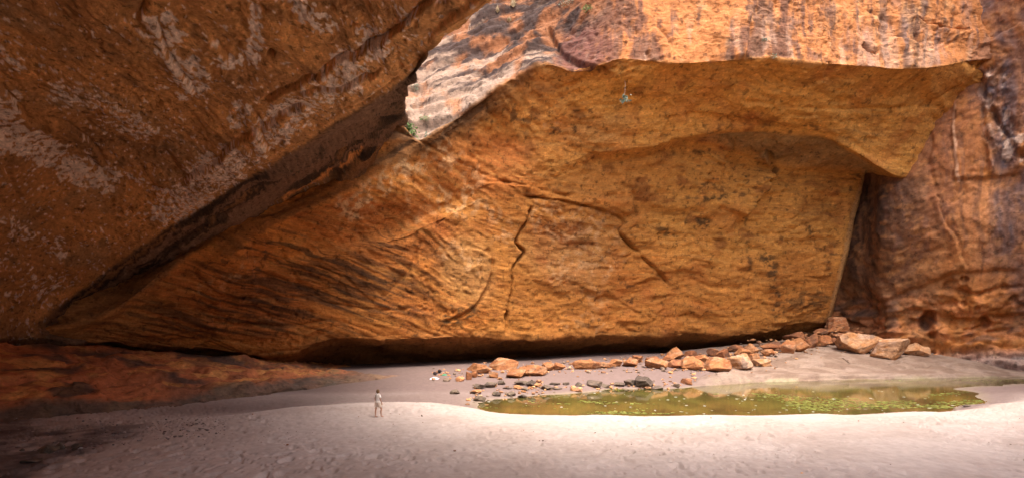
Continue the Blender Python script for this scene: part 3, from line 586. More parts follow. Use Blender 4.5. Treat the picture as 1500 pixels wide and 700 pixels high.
# ------------------------------------------------------------------ smooth shelf behind the pool
WZ = -0.70
def dw(py): return F * (CAMZ - WZ) / (py - CY)
cols = []
for px_, b, u_, l_, f_ in ((880,(512,84),(535,70),(552,58),571), (960,(511,83),(535,68),(553,57.5),568), (1040,(508,82),(533,68),(552,60),564.5), (1120,(502,83),(527,69),(548,61),560), (1200,(494,84),(520,71),(545,62),557), (1280,(500,83),(520,71),(545,62.5),555.3), (1360,(508,80),(525,69),(545,63),553.8), (1430,(518,75),(534,67),(546.5,63),552.6), (1500,(533,70),(541,66),(548,63),551.8), (1600,(540,66),(545,62),(549,60),552)):
    fd_ = dw(f_); sk = X(0, 0, -1.6 * max(0, min(1, (1030 - px_) / 130)))
    cols.append([P(px_, b[0], b[1]) + sk, P(px_, *u_) + sk, P(px_, *l_) + sk, P(px_, f_ - .5, fd_ + .2) + sk, P(px_, f_ + 2.5, fd_ - .1) + X(0, 0, -.3), P(px_, f_, fd_ + .3) + X(0, .5, -1.2)])
SH = net([[cols[u][v] for u in range(len(cols))] for v in range(6)], 1.5, .8)
Sn = smooth_n(normals(SH), 3); px, py = to_px(SH)
Q = SH + np.stack([fbm(SH * .1, 3, 711 + k) for k in range(3)], -1)
rk = ss(990, 1080, px)
D = fbm(Q * .25, 4, 701) * .16 + fbm(sc(Q, .3, .3, 2.5), 4, 702) * .10 * rk + fbm(Q * 1.5, 4, 703) * .03
for pts in ([(1100,553),(1180,551),(1250,553),(1300,551)], [(1240,527),(1300,534),(1330,524)], [(1160,536),(1200,534),(1240,537)], [(1320,537),(1370,532),(1400,536)]):
    e_, s_, al2 = pl_dist(px, py + fbm(SH * .5, 2, 791) * 2, pts); D -= .35 * np.exp(-(e_ / 1.4) ** 2) * ss(0, .1, al2) * ss(1, .9, al2) + .12 * ss(-2, 2, s_) * np.exp(-e_ / 8)
SH2 = SH + Sn * D[..., None]
nB = fbm(Q * .5, 4, 722)
c = mix(np.broadcast_to((.17,.113,.082), SH.shape), (.235,.168,.126), ss(-.2, .5, nB))
c = mix(c, (.30,.27,.16), ss(548, 556, py) * .6 * ss(-.1, .4, fbm(sc(Q, .3, .3, 2), 3, 723)))
c = mix(c, (.26,.19,.15), ss(.1, .5, fbm(sc(Q, .3, .3, 3), 3, 724)) * .5)
c = mix(c, (.15,.105,.09), 1 - rk)
c *= (1 + .1 * fbm(Q * 2.5, 4, 725))[..., None]
shelf = grid_obj('rock_shelf', SH2, M_SHELF, c)
tag(shelf, 'smooth pale rock shelf sloping down to the far side of the pool', 'rock shelf', kind='structure')

# ------------------------------------------------------------------ sand
def gp(px_, py_, z): d = F * (CAMZ - z) / (py_ - CY); return ((px_ - CX) / F * d, d, z)
pts = []
for x, y in ((-40,-30),(0,-30),(40,-30),(90,-20),(-30,0),(0,0),(30,0),(90,10),(0,10),(15,10),(25,18),(60,18)): pts.append((x, y, 0.0))
for q in ((750,700,.03),(1000,700,0),(1300,700,.05),(1500,700,.05),(500,700,.0),(330,700,-.02),(900,650,.04),(1200,650,.02),(1500,650,.08),(600,650,.05),(420,640,.0),(553,610,.0),(750,620,.0),(1000,620,.02),(1300,615,.03),(1500,612,.1),
          (330,606,.0),(400,598,.02),(450,593,.03),(560,588,.04),(620,588.5,.03),(690,595,0),(740,604.5,0),(800,606,0),(900,606.5,0),(1050,606,0),(1200,604.5,0),(1350,601,.02),(1440,596,.05),(1500,589,.1),(1580,584,.12)): pts.append(gp(*q))
# behind the crest, down to the pool or to the lower sand
for px_, py_, b in ((330,606,1.6),(400,598,1.8),(450,593,2),(560,588,2.2),(620,588.5,2.4)):
    x, y, z = gp(px_, py_, 0); pts.append((x * (y + b) / y, y + b, -.42))
for px_, py_ in ((740,604.5),(800,606),(900,606.5),(1050,606),(1200,604.5),(1350,601)):
    x, y, z = gp(px_, py_, 0)
    for b, zz in ((1.2,-.3),(2.6,-.62),(3.6,-.85),(5,-1.1)): pts.append((x * (y + b) / y, y + b, zz))
for q in ((690,592,-.66),(760,581.5,-.66),(850,573.5,-.66),(950,568.5,-.66),(1040,564,-.68),(1448,588,-.63),(1440,591,-.68),(1446,580,-.6),(1398,570,-.7),(1440,566.5,-.66),(1500,561.5,-.66),(1500,575,-.4),(1470,574,-.5),(1540,570,-.35)): pts.append(gp(*q))
for q in ((780,592,-1.1),(900,590,-1.4),(900,576,-1.1),(1000,585,-1.5),(1050,572,-1.2),(1150,585,-1.5),(1200,565,-1.3),(1300,585,-1.3),(1300,562,-1.2),(1380,580,-1.1),(1400,558,-1.0),(1480,555,-1.0),(1420,592,-.95)): pts.append(gp(*q))
for q in ((640,578,-.5),(600,572,-.35),(690,575,-.4),(560,570,-.3),(500,566,-.3),(440,575,-.35),(380,585,-.35),(300,592,-.35),(200,602,-.3),(100,610,-.3),(20,618,-.35),(760,562,-.1),(860,558,.1),(950,555,.2),(640,556,.05),(560,556,-.1),
          (640,540,.2),(750,540,.45),(850,535,.7),(950,530,1.1),(560,541,.05),(700,533,.45),(800,527,.9),(900,522,1.3),(1000,518,1.7),(100,640,-.38),(0,650,-.4),(0,700,-.45),(150,660,-.3),(60,690,-.4),(-100,700,-.4),(200,645,-.15),(280,620,-.12),(240,680,-.06),(170,700,-.14)): pts.append(gp(*q))
for x, y, z in ((0,85,1.0),(-20,80,.4),(-35,76,.1),(20,90,2.0),(-40,60,.6),(40,75,-1.5),(60,75,-1.5),(80,60,-1.5),(95,40,0),(-60,40,0),(-60,0,0),(-25,12,-.3),(120,100,0),(-100,100,1),(0,120,2)): pts.append((x, y, z))
pts = np.array(pts)
def tps_fit(p, lam=.02):
    n = len(p); xy = p[:, :2]; r = np.linalg.norm(xy[:, None] - xy[None], axis=-1)
    K = np.where(r > 0, r * r * np.log(np.maximum(r, 1e-9)), 0) + np.eye(n) * lam * 10
    Pm = np.c_[np.ones(n), xy]; Z = np.zeros((3, 3))
    s = np.linalg.solve(np.block([[K, Pm], [Pm.T, Z]]), np.r_[p[:, 2], 0, 0, 0]); return xy, s
# radial kernel of limited stiffness: blend of thin plate and r (keeps sharp crests from overshooting)
def lin_fit(p, lam=.0):
    n = len(p); xy = p[:, :2]; r = np.linalg.norm(xy[:, None] - xy[None], axis=-1)
    Pm = np.c_[np.ones(n), xy]
    s = np.linalg.solve(np.block([[r + np.eye(n) * lam, Pm], [Pm.T, np.zeros((3, 3))]]), np.r_[p[:, 2], 0, 0, 0]); return xy, s
gxy, gs = lin_fit(pts)
def ground_base(x, y):
    x = np.asarray(x, float); y = np.asarray(y, float); r = np.zeros(x.shape)
    for (a, b), s in zip(gxy, gs[:-3]): r += s * np.sqrt((x - a) ** 2 + (y - b) ** 2 + .6)
    return r + gs[-3] + gs[-2] * x + gs[-1] * y
# rows of constant distance, columns fan out from the viewpoint
yr = [6.0]
while yr[-1] < 96: yr.append(yr[-1] + max(.03, yr[-1] ** 2 / (F * CAMZ) * (1.0 if yr[-1] < 40 else .8)))
yr = np.array(yr); ur = np.linspace(-1.9, 1.9, 1750)
gy, gu = np.meshgrid(yr, ur, indexing='ij'); gx = gu * gy
gz = ground_base(gx, gy)
G = np.stack([gx, gy, gz], -1)
P2 = np.stack([gx, gy, gx * 0], -1)
px, py = to_px(G)
# trodden dimples
wp = P2 + np.stack([fbm(P2 * .8, 3, 81), fbm(P2 * .8, 3, 82), gx * 0], -1) * .35
f1, _, f1i = cell(sc(wp, 1.5, 1.2, 1), 83); f2 = cell(sc(wp, 3.2, 2.6, 1) + 5, 84)[0]
drysand = ss(.30, .0, np.maximum(-.05 - gz, 0)) 
amt = (.35 + .65 * ss(-.2, .4, fbm(P2 * .12, 3, 85))) * ss(46, 34, gy)
G[..., 2] += (-.13 * ss(.48, .2, f1) * (.4 + .6 * ss(.3, .6, f1i)) - .07 * ss(.45, .14, f2)) * amt + fbm(P2 * .35, 3, 86) * .05 + fbm(P2 * 2.5, 4, 87) * .014
G[..., 2] += fbm(P2 * .12, 2, 88) * .08 * ss(30, 20, gy)
c = mix(np.broadcast_to((.46,.380,.330), G.shape), (.415,.335,.285), ss(-.3, .4, fbm(P2 * .3, 4, 89)))
shade_m = ss(-.1, -.5, gz) * ss(28, 34, gy)                                       # lower sand, shade painted into its colour
c = mix(c, (.15,.104,.092), np.maximum(shade_m * .9, ss(36, 45, gy)) * .95)  # all sand past the crest darkened in colour to stand for shade
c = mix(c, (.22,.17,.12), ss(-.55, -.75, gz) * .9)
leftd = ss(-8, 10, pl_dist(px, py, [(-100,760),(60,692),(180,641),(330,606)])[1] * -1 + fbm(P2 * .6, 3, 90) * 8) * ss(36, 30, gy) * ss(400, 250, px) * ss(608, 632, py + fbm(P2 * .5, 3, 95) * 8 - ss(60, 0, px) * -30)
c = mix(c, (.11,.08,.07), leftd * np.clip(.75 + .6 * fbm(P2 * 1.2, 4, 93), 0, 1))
c *= (1 + .08 * fbm(P2 * 3, 4, 94))[..., None]
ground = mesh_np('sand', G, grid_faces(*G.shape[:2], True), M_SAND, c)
tag(ground, 'trodden pinkish white sand covering the floor of the cave', 'sand', kind='structure')
def gz_at(x, y):
    return float(ground_base(np.array([x]), np.array([y]))[0])
# plain ground out to the horizon, a hand below the sand sheet
n = 41; bx_, by_ = np.meshgrid(np.linspace(-900, 900, n), np.linspace(-900, 900, n))
gg = mesh_np('ground', np.stack([bx_, by_, bx_ * 0 - 2.5], -1), grid_faces(n, n), plain_mat('gorge floor', (.34,.22,.15), .95, .2, .2))
tag(gg, 'red earth floor of the gorge beyond the cave', 'ground', kind='structure')

# ------------------------------------------------------------------ pool
m, t, b = new_mat('murky pool water'); N = t.nodes.new; L = t.links.new
tc = N('ShaderNodeTexCoord'); mp = N('ShaderNodeMapping'); mp.inputs['Scale'].default_value = (.25, .12, 1); L(tc.outputs['Object'], mp.inputs[0])
n1 = N('ShaderNodeTexNoise'); n1.inputs['Scale'].default_value = 1.0; n1.inputs['Detail'].default_value = 7; n1.inputs['Roughness'].default_value = .65; L(mp.outputs[0], n1.inputs[0])
cr = N('ShaderNodeValToRGB'); e = cr.color_ramp.elements; e[0].position = .38; e[0].color = (.050,.041,.013,1); e[1].position = .62; e[1].color = (.125,.108,.024,1)
L(n1.outputs[0], cr.inputs[0]); L(cr.outputs[0], b.inputs['Base Color'])
n2 = N('ShaderNodeTexNoise'); n2.inputs['Scale'].default_value = 2.5; n2.inputs['Detail'].default_value = 3; L(tc.outputs['Object'], n2.inputs[0])
bp = N('ShaderNodeBump'); bp.inputs['Strength'].default_value = .05; bp.inputs['Distance'].default_value = .01; L(n2.outputs[0], bp.inputs['Height']); L(bp.outputs[0], b.inputs['Normal'])
b.inputs['Roughness'].default_value = .06; b.inputs['IOR'].default_value = 1.33
nx, ny = 60, 40
wx, wy = np.meshgrid(np.linspace(-8, 90, nx), np.linspace(27, 72, ny))
water = mesh_np('pool_water', np.stack([wx, wy, wx * 0 + WZ], -1), grid_faces(ny, nx), m)
tag(water, 'still olive green pool lying between the sand and the rock shelf', 'pool', kind='structure')

# ------------------------------------------------------------------ boulders and rubble
from mathutils.bvhtree import BVHTree
def bvh_of(G3, st):
    g = G3[::st, ::st]; return BVHTree.FromPolygons([tuple(v) for v in g.reshape(-1, 3)], [tuple(int(i) for i in f) for f in grid_faces(*g.shape[:2])])
BV_SH = bvh_of(SH2, 4); BV_W = bvh_of(W2, 5); BV_A = bvh_of(A2, 5); BV_B = bvh_of(B2, 4); BV_R = bvh_of(RW2, 5)
CAMP = Vector((0, 0, CAMZ))
def ray(px_, py_): return Vector(((px_ - CX) / F, 1, (CY - py_) / F))
def on_ground(px_, py_):                     # where a sight line meets the sand or the shelf
    r = ray(px_, py_); y = np.arange(12, 90, .05)
    z = ground_base(r.x * y, y); below = np.nonzero(CAMZ + r.z * y < z)[0]
    yy = y[below[0]] if len(below) else 80.0
    for bv in (BV_SH, BV_B):
        h = bv.ray_cast(CAMP, r.normalized())
        if h[0] and h[0].y < yy: yy = h[0].y
    return Vector((r.x * yy, yy, CAMZ + r.z * yy))
def on_rock(px_, py_):
    r = ray(px_, py_).normalized(); hs = [bv.ray_cast(CAMP, r) for bv in (BV_W, BV_A, BV_R)]
    hs = [h for h in hs if h[0]]; h = min(hs, key=lambda h: h[3]); n = h[1] if h[1].dot(r) < 0 else -h[1]
    return h[0], n
def ico(sub):
    bm = bmesh.new(); bmesh.ops.create_icosphere(bm, subdivisions=sub, radius=1)
    V = np.array([v.co[:] for v in bm.verts]); Fc = np.array([[v.index for v in f.verts] for f in bm.faces]); bm.free(); return V, Fc
ICO = {k: ico(k) for k in (2, 3, 4, 5)}
def rock_np(seed, size, sub, planes=11, rough=.05, round_=50.0, tip=0.0, dims=None):
    """a broken block: intersection of random half spaces, edges slightly rounded, then weathered"""
    r = np.random.RandomState(seed); V, Fc = ICO[sub]
    fr = np.linalg.qr(np.eye(3) + r.normal(size=(3, 3)) * .75)[0]; fr *= np.sign(np.diag(fr))[None, :]
    frame = np.concatenate([fr.T, -fr.T]); frame = frame + r.normal(size=(6, 3)) * .16
    n = np.concatenate([frame, r.normal(size=(planes, 3))]); n /= np.linalg.norm(n, axis=1, keepdims=True)
    h = np.concatenate([r.uniform(.55, .95, 6), r.uniform(.72, 1.05, planes)])
    dn = np.maximum(V @ n.T, 1e-3) / h
    rad = 1 / (np.sum(dn ** round_, axis=1) ** (1 / round_))
    Pt = V * rad[:, None]
    if tip: Pt[:, 0] *= 1 - tip * np.clip(Pt[:, 2], -.4, 1); Pt[:, 1] *= 1 - tip * .7 * np.clip(Pt[:, 2], -.4, 1)
    Pt = (Pt - Pt.min(0)) / (Pt.max(0) - Pt.min(0)) - [.5, .5, 0]
    Pt = Pt * size
    m = max(size)
    q = Pt + seed * 3.1
    nn = V
    Pt = Pt + nn * (fbm(q * 2.2 / m, 4, 800 + seed % 50) * rough * m + (fbm(sc(tilt(q, .3), 1.5 / m, 1.5 / m, 9 / m), 3, 850) * rough * .55 * m))[:, None]
    return Pt, Fc, q
M_ROCK = rock_mat('fallen sandstone', (1.0, 1.0, 2.2), 3.0, bump=.7, dist=.08, spk=.4, spks=2.2)
def boulder(name, label, cat, px0, px1, py0, py1, kind='orange', seed=1, group=None, tip=0, dy=.8, planes=11, lift=0, rz=None, rough=.04):
    base = on_ground((px0 + px1) / 2, py1)
    y = base.y; wid = (px1 - px0) * y / F; hei = (py1 - py0) * y / F
    base.y += wid * dy * .35; k = base.y / y                       # the picture gives the front edge; the middle lies behind it
    wid *= k; hei *= k; base.x *= k
    sub = 5 if px1 - px0 > 26 else 4 if px1 - px0 > 13 else 3
    if kind == 'grey': hei *= .8
    sink = .10 * hei
    Pt, Fc, q = rock_np(seed, (wid, wid * dy, hei + sink), sub, planes, rough, tip=tip)
    Pt[:, 2] -= sink
    n = fbm(q * .9, 4, 880); n2 = fbm(sc(tilt(q, .25 + .1 * (seed % 5)), .8, .8, 4.0), 3, 881); n3 = fbm(q * 3, 3, 882)
    if kind == 'orange':
        c = mix(np.broadcast_to((.52,.24,.10), Pt.shape), (.42,.17,.07), ss(-.3, .4, n)); c = mix(c, (.60,.37,.22), ss(.0, .6, n2) * .7); c = mix(c, (.16,.09,.06), ss(.3, .7, n3 + .3 * n) * .6)
    elif kind == 'pale':
        c = mix(np.broadcast_to((.60,.36,.20), Pt.shape), (.55,.27,.11), ss(-.2, .5, n2)); c = mix(c, (.64,.46,.34), ss(0, .5, n) * .7); c = mix(c, (.15,.12,.11), ss(.35, .6, fbm(q * .7, 3, 884)) * .6)
    elif kind == 'dark':
        c = mix(np.broadcast_to((.36,.15,.07), Pt.shape), (.20,.10,.06), ss(-.3, .4, n)); c = mix(c, (.46,.22,.10), ss(.1, .6, n2) * .6)
    else:
        c = mix(np.broadcast_to((.24,.185,.145), Pt.shape), (.14,.11,.09), ss(-.3, .4, n)); c = mix(c, (.30,.25,.18), ss(.1, .6, n2) * .6)
    c = c * ((.64 if px0 > 960 else .52) * (1 + .22 * n3))[:, None] * np.array([1, .93, .88])  # blocks under the recess get a darker tint as painted shade
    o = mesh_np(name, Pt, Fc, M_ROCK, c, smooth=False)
    o.location = base + Vector((0, 0, lift)); o.rotation_euler = (0, 0, 0)
    tag(o, label, cat, group); return o
R = boulder
HEAP = 'fallen boulders at the right end of the wall'; RUB = 'broken blocks along the foot of the wall'; SHORE = 'dark stones near the water'
big = [
 # px0 px1 py0 py1 kind tip label
 (1278,1329,496,527,'pale',0,.9,'pale round bellied boulder in front on the shelf, lowest of the big group',HEAP),
 (1229,1281,487,518,'pale',.25,.8,'big cracked orange block with a dark blue stain, left of the round boulder',HEAP),
 (1295,1335,481,500,'pale',.2,.8,'domed tan boulder lying behind the round bellied one',HEAP),
 (1320,1343,496,507,'pale',0,.8,'small squared block wedged under the domed tan boulder',HEAP),
 (1321,1362,503,521,'pale',.1,.6,'long low tan slab at the right end of the boulder group',HEAP),
 (1208,1243,463,491,'orange',.35,.8,'pointed block on top of the heap, against the pale edge of the wall',HEAP),
 (1189,1214,480,491,'dark',0,.8,'flat dark red slab beside the pointed block',HEAP),
 (1194,1215,490,508,'orange',.1,.9,'roundish tan stone under the flat dark red slab',HEAP),
 (1179,1196,487,510,'dark',.1,.8,'upright dark stone left of the roundish tan one',HEAP),
 (1212,1237,485,499,'orange',.1,.8,'orange block under the pointed block of the heap',HEAP),
 (1213,1232,494,506,'dark',0,.8,'shaded stone tucked in beside the big cracked block',HEAP),
 (1241,1266,483,495,'dark',.2,.8,'dark wedge of rock behind the big cracked block',HEAP),
 (1264,1277,488,497,'dark',0,.8,'small dark stone behind the gap between the two largest boulders',HEAP),
 (1276,1288,490,498,'orange',0,.8,'small orange stone peeping over the round bellied boulder',HEAP),
 (1285,1297,487,496,'dark',0,.8,'small brown stone left of the domed tan boulder',HEAP),
 (1144,1166,497,518,'orange',0,.9,'left half of the split pale brown block below the wall',RUB),
 (1161,1182,495,516,'orange',0,.9,'right half of the split pale brown block below the wall',RUB),
 (1148,1186,485,501,'dark',0,.6,'long tilted slab leaning on the wall above the split block',RUB),
 (1112,1145,500,514,'dark',0,.7,'long reddish block lying just under the dark lip of the wall',RUB),
 (1116,1136,511,522,'orange',0,.8,'small orange block in front of the long reddish one',RUB),
 (1090,1110,502,518,'orange',0,.8,'tipped cube of brown rock in the middle of the rubble',RUB),
 (1077,1099,510,522,'orange',.1,.8,'low orange stone behind the white topped block',RUB),
 (1067,1100,517,541,'pale',.1,.9,'white topped block with a shadowed face, largest of the middle rubble',RUB),
 (1095,1112,517,528,'orange',.1,.8,'thin orange flake right of the white topped block',RUB),
 (1099,1127,525,537,'pale',0,.7,'flat pale slab lying on the shelf past the white topped block',RUB),
 (1031,1070,523,546,'orange',0,.9,'broad block with a blackened foot, left of the white topped one',RUB),
 (995,1031,522,542,'orange',-.1,.7,'long orange block tipping forward above the sand',RUB),
 (1019,1040,519,533,'orange',.1,.8,'rounded orange stone behind the block with the blackened foot',RUB),
 (1049,1068,511,524,'dark',0,.8,'dark block at the back between the wall and the broad block',RUB),
 (1035,1053,510,522,'dark',.1,.8,'dark reddish stone against the wall left of the rubble middle',RUB),
 (1063,1089,505,516,'dark',0,.7,'low dark slab right under the wall in the rubble middle',RUB),
 (1003,1021,513,524,'dark',.1,.8,'dark stone just right of the orange pyramid rock',RUB),
 (975,1004,507,526,'orange',.55,.9,'orange pyramid shaped rock standing above its neighbours',RUB),
 (943,979,524,540,'orange',.2,.7,'sloping orange rock left below the pyramid',RUB),
 (977,998,526,539,'dark',.1,.8,'dark block directly below the pyramid rock',RUB),
 (968,987,519,529,'orange',0,.8,'small orange block at the left foot of the pyramid',RUB),
 (838,880,528,541,'orange',0,.6,'long low orange slab at the sand edge under the dark recess',RUB),
 (874,905,530,539,'orange',-.1,.6,'thin wedge of rock right of the long low slab',RUB),
 (892,913,525,537,'orange',0,.8,'brown block leaning behind the thin wedge',RUB),
 (911,936,523,537,'orange',.15,.8,'bright orange split block right of the brown one',RUB),
 (926,942,520,531,'dark',0,.8,'reddish stone behind the bright split block',RUB),
 (946,968,522,533,'dark',0,.8,'low reddish stone behind the sloping orange rock',RUB),
 (717,760,524,541,'orange',.15,.7,'large humped rock at the mouth of the dark recess',RUB),
 (682,719,533,547,'orange',.1,.7,'craggy rock left of the large humped one',RUB),
 (760,803,533,551,'orange',.1,.7,'smooth tilted slab, biggest on the sand right of the humped rock',RUB),
 (741,771,540,553,'orange',.1,.8,'low rock wedged against the smooth tilted slab',RUB),
 (716,730,543,553,'orange',.1,.9,'small bright stone between the craggy rock and the low rock',RUB),
 (682,692,544,556,'dark',.1,.9,'small dark upright stone below the craggy rock',RUB),
 (690,700,544,553,'orange',.1,.9,'small orange stone touching the dark upright one',RUB),
 (794,812,530,543,'orange',0,.8,'stone behind the right end of the smooth tilted slab',RUB),
 (806,828,531,542,'orange',0,.7,'flat flaky stone past the smooth tilted slab',RUB),
 (930,957,547,569,'grey',.25,.9,'biggest dark grey boulder at the edge of the pool',SHORE),
 (914,931,552,565,'grey',.1,.8,'dark grey stone close left of the biggest shore boulder',SHORE),
 (859,883,554,568,'grey',.1,.8,'flat topped grey stone by itself near the water',SHORE),
 (881,895,560,568,'grey',0,.8,'small grey stone right of the flat topped one',SHORE),
 (899,915,558,566,'grey',0,.7,'low mossy stone midway between the two grey boulders',SHORE),
 (842,853,558,566,'grey',.2,.9,'small pointed grey stone on the sand left of the flat topped one',SHORE),
 (955,971,563,571,'grey',0,.8,'black wet stone at the right foot of the biggest shore boulder',SHORE),
 (997,1014,554,563,'dark',0,.7,'reddish flat stone undercut on the shore right of the grey boulders',SHORE),
 (694,712,560,569,'grey',0,.7,'left piece of a long flat dark rock on the sand',SHORE),
 (708,729,557,567,'grey',0,.6,'right piece of a long flat dark rock on the sand',SHORE),
 (729,741,555,563,'grey',.1,.9,'round dark stone beyond the long flat rock',SHORE),
 (752,775,556,564,'grey',0,.7,'low grey rock at the left foot of the sharp peaked stone',SHORE),
 (770,787,553,566,'grey',.5,.8,'sharp peaked dark stone standing up from the sand',SHORE),
 (792,810,562,571,'grey',.1,.8,'dark stone at the waterline straight below the smooth tilted slab',SHORE),
 (805,821,559,564,'grey',0,.7,'thin dark slab above the waterline stone',SHORE),
 (807,824,566,571,'grey',0,.6,'thin dark slab touching the waterline stone on its right',SHORE),
 (824,835,558,564,'grey',.1,.8,'small grey stone right of the thin dark slabs',SHORE),
 (659,674,568,577,'grey',.1,.8,'mossy dark stone alone on the sand right of the walker',SHORE),
 (689,703,570,576,'grey',0,.7,'low dark stone left of the pool tip',SHORE),
 (736,752,566,570,'grey',0,.6,'thin flat stone above the left end of the pool',SHORE),
 (763,774,566,572,'grey',0,.8,'brown stone between the thin flat stone and the waterline',SHORE),
 (743,756,571,580,'grey',.1,.8,'wet green stone at the upper left edge of the pool',SHORE),
 (692,713,577,588,'grey',.1,.6,'dark jagged rock at the left tip of the pool',SHORE),
 (720,735,571,580,'grey',.1,.8,'grey stone behind the left tip of the pool',SHORE),
 (758,773,576,583,'grey',0,.8,'flat wet stone in the shallows at the pool edge',SHORE),
 (1409,1420,591,596,'grey',0,.8,'little dark stone in the shallows by the sand spit',SHORE),
]
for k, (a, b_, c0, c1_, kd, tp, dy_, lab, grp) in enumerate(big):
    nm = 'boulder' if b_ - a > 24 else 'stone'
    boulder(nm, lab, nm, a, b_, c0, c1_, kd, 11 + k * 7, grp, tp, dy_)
# slabs in the dark corner, lower left
for k, (a, b_, c0, c1_, lab) in enumerate(((82,95,644,658,'upright grey flake beside the flat slab in the dark left corner'), (58,86,649,664,'broad flat grey slab in the dark left corner'), (36,64,671,679,'thin brown slab lowest in the dark left corner'), (105,120,648,656,'small grey stone right of the upright flake in the dark corner'), (28,36,655,661,'pale pebble sized stone left of the flat slab'), (106,114,654,659,'pale pebble right of the flat slab in the dark corner'))):
    boulder('stone', lab, 'stone', a, b_, c0, c1_, 'grey', 900 + k * 5, 'stones in the dark left corner', .2 if k == 0 else 0, .7 if k else .3)
def scatter(name, spots, rng, size, mat, color, label, cat, flat=.6):
    """many small broken stones joined: nobody could count them"""
    protos = [rock_np(300 + k, (1, 1, 1), 2, 6, .02) for k in range(12)]; Vs, Fs, Cs = [], [], []; off = 0
    for (x, y, z) in spots:
        V0, F0, _ = protos[rng.randint(12)]; s_ = size * 2 * rng.uniform(.35, 1.0) * rng.choice([.7, 1, 1.9], p=[.5, .38, .12]); a = rng.uniform(0, 6.28)
        v = V0 * [s_ * rng.uniform(.7, 1.5), s_ * rng.uniform(.7, 1.3), s_ * flat]; v = np.stack([v[:, 0] * math.cos(a) - v[:, 1] * math.sin(a), v[:, 0] * math.sin(a) + v[:, 1] * math.cos(a), v[:, 2]], -1)
        Vs.append(v + [x, y, z - s_ * .1]); Fs.append(F0 + off); off += len(V0); Cs.append(np.tile(np.array(color[rng.randint(len(color))]) * rng.uniform(.7, 1.2), (len(V0), 1)))
    o = mesh_np(name, np.concatenate(Vs), np.concatenate(Fs), mat, np.concatenate(Cs), smooth=False)
    return tag(o, label, cat, kind='stuff')
rng = np.random.RandomState(5)
sp_ = []
for a0, b0, a1, b1, n, wd in ((680,548,840,541,110,5), (840,540,1010,538,110,5), (1000,540,1140,518,200,9), (1130,515,1290,495,170,8), (850,533,1010,524,120,4), (1000,530,1140,506,240,6), (1130,508,1245,487,160,5), (690,540,850,532,90,4), (1290,495,1330,492,40,4), (690,580,800,566,90,6), (800,570,1010,560,90,4), (630,548,680,550,40,4)):
    for _ in range(n):
        t_ = rng.rand(); p = on_ground(a0 + (a1 - a0) * t_ + rng.normal() * 4, b0 + (b1 - b0) * t_ + rng.normal() * wd); sp_.append(p)
scatter('rubble', sp_, rng, .21, M_ROCK, ((.42,.2,.09), (.5,.26,.12), (.2,.14,.1), (.26,.13,.07)), 'small broken stones strewn between the boulders and along the shore', 'rubble')
sp_ = [on_ground(a, 612 + 60 * rng.rand() * (1 - .6 * a / 330)) for a in rng.uniform(0, 330, 520)]
scatter('gravel', sp_, rng, .045, M_ROCK, ((.22,.17,.15), (.14,.10,.09), (.34,.28,.26)), 'loose gravel and chips on the dark ground at the left', 'gravel')
sp_ = []
while len(sp_) < 330:
    a = rng.uniform(250, 1500); b0 = 700 - 95 * rng.rand() ** .6
    sp_.append(on_ground(a, b0))
scatter('twig_litter', sp_, rng, .03, M_ROCK, ((.10,.05,.03), (.2,.1,.05), (.3,.12,.05)), 'dark crumbs of bark and leaf scattered over the pale sand', 'litter', .5)

# ------------------------------------------------------------------ things growing, and things left lying
def poly_obj(name, bm, mat, parent=None, smooth=False):
    me = bpy.data.meshes.new(name); bm.to_mesh(me); bm.free(); me.materials.append(mat)
    if smooth: me.polygons.foreach_set('use_smooth', [True] * len(me.polygons))
    o = bpy.data.objects.new(name, me); COL.objects.link(o)
    if parent: o.parent = parent
    return o
def tube(bm, pts, r0, r1, n=5):
    rings = []
    for k, p in enumerate(pts):
        p = Vector(p); d = (Vector(pts[min(k + 1, len(pts) - 1)]) - Vector(pts[max(k - 1, 0)])).normalized()
        a = d.orthogonal().normalized(); b = d.cross(a); r = r0 + (r1 - r0) * k / (len(pts) - 1)
        rings.append([bm.verts.new(p + a * r * math.cos(2 * math.pi * q / n) + b * r * math.sin(2 * math.pi * q / n)) for q in range(n)])
    for A_, B_ in zip(rings[:-1], rings[1:]):
        for q in range(n): bm.faces.new((A_[q], A_[(q + 1) % n], B_[(q + 1) % n], B_[q]))
    bm.faces.new(rings[0][::-1]); bm.faces.new(rings[-1])
def leaf(bm, p, L, wd, rnd, droop=0.0):
    u = Vector((rnd.gauss(0, 1), rnd.gauss(0, 1), rnd.gauss(0, .7) - droop)).normalized(); v = u.cross(Vector((rnd.gauss(0, 1), rnd.gauss(0, 1), rnd.gauss(0, 1)))).normalized(); n = u.cross(v)
    p = Vector(p); a = bm.verts.new(p); b = bm.verts.new(p + u * L * .5 + v * wd + n * L * .06); c = bm.verts.new(p + u * L - n * L * .1); d = bm.verts.new(p + u * L * .5 - v * wd + n * L * .06)
    bm.faces.new((a, b, c)); bm.faces.new((a, c, d))
M_LEAF = plain_mat('fresh leaf', (.10,.17,.045), .6, .35, 3.0); M_GREY = plain_mat('grey green leaf', (.16,.21,.15), .65, .3, 3.0); M_DRYG = plain_mat('dry grass', (.42,.36,.22), .8, .3, 3.0); M_STEM = plain_mat('pale dead stem', (.38,.29,.22), .8, .3, 3.0); M_DARKL = plain_mat('shaded leaf', (.045,.06,.03), .7, .3, 3.0)
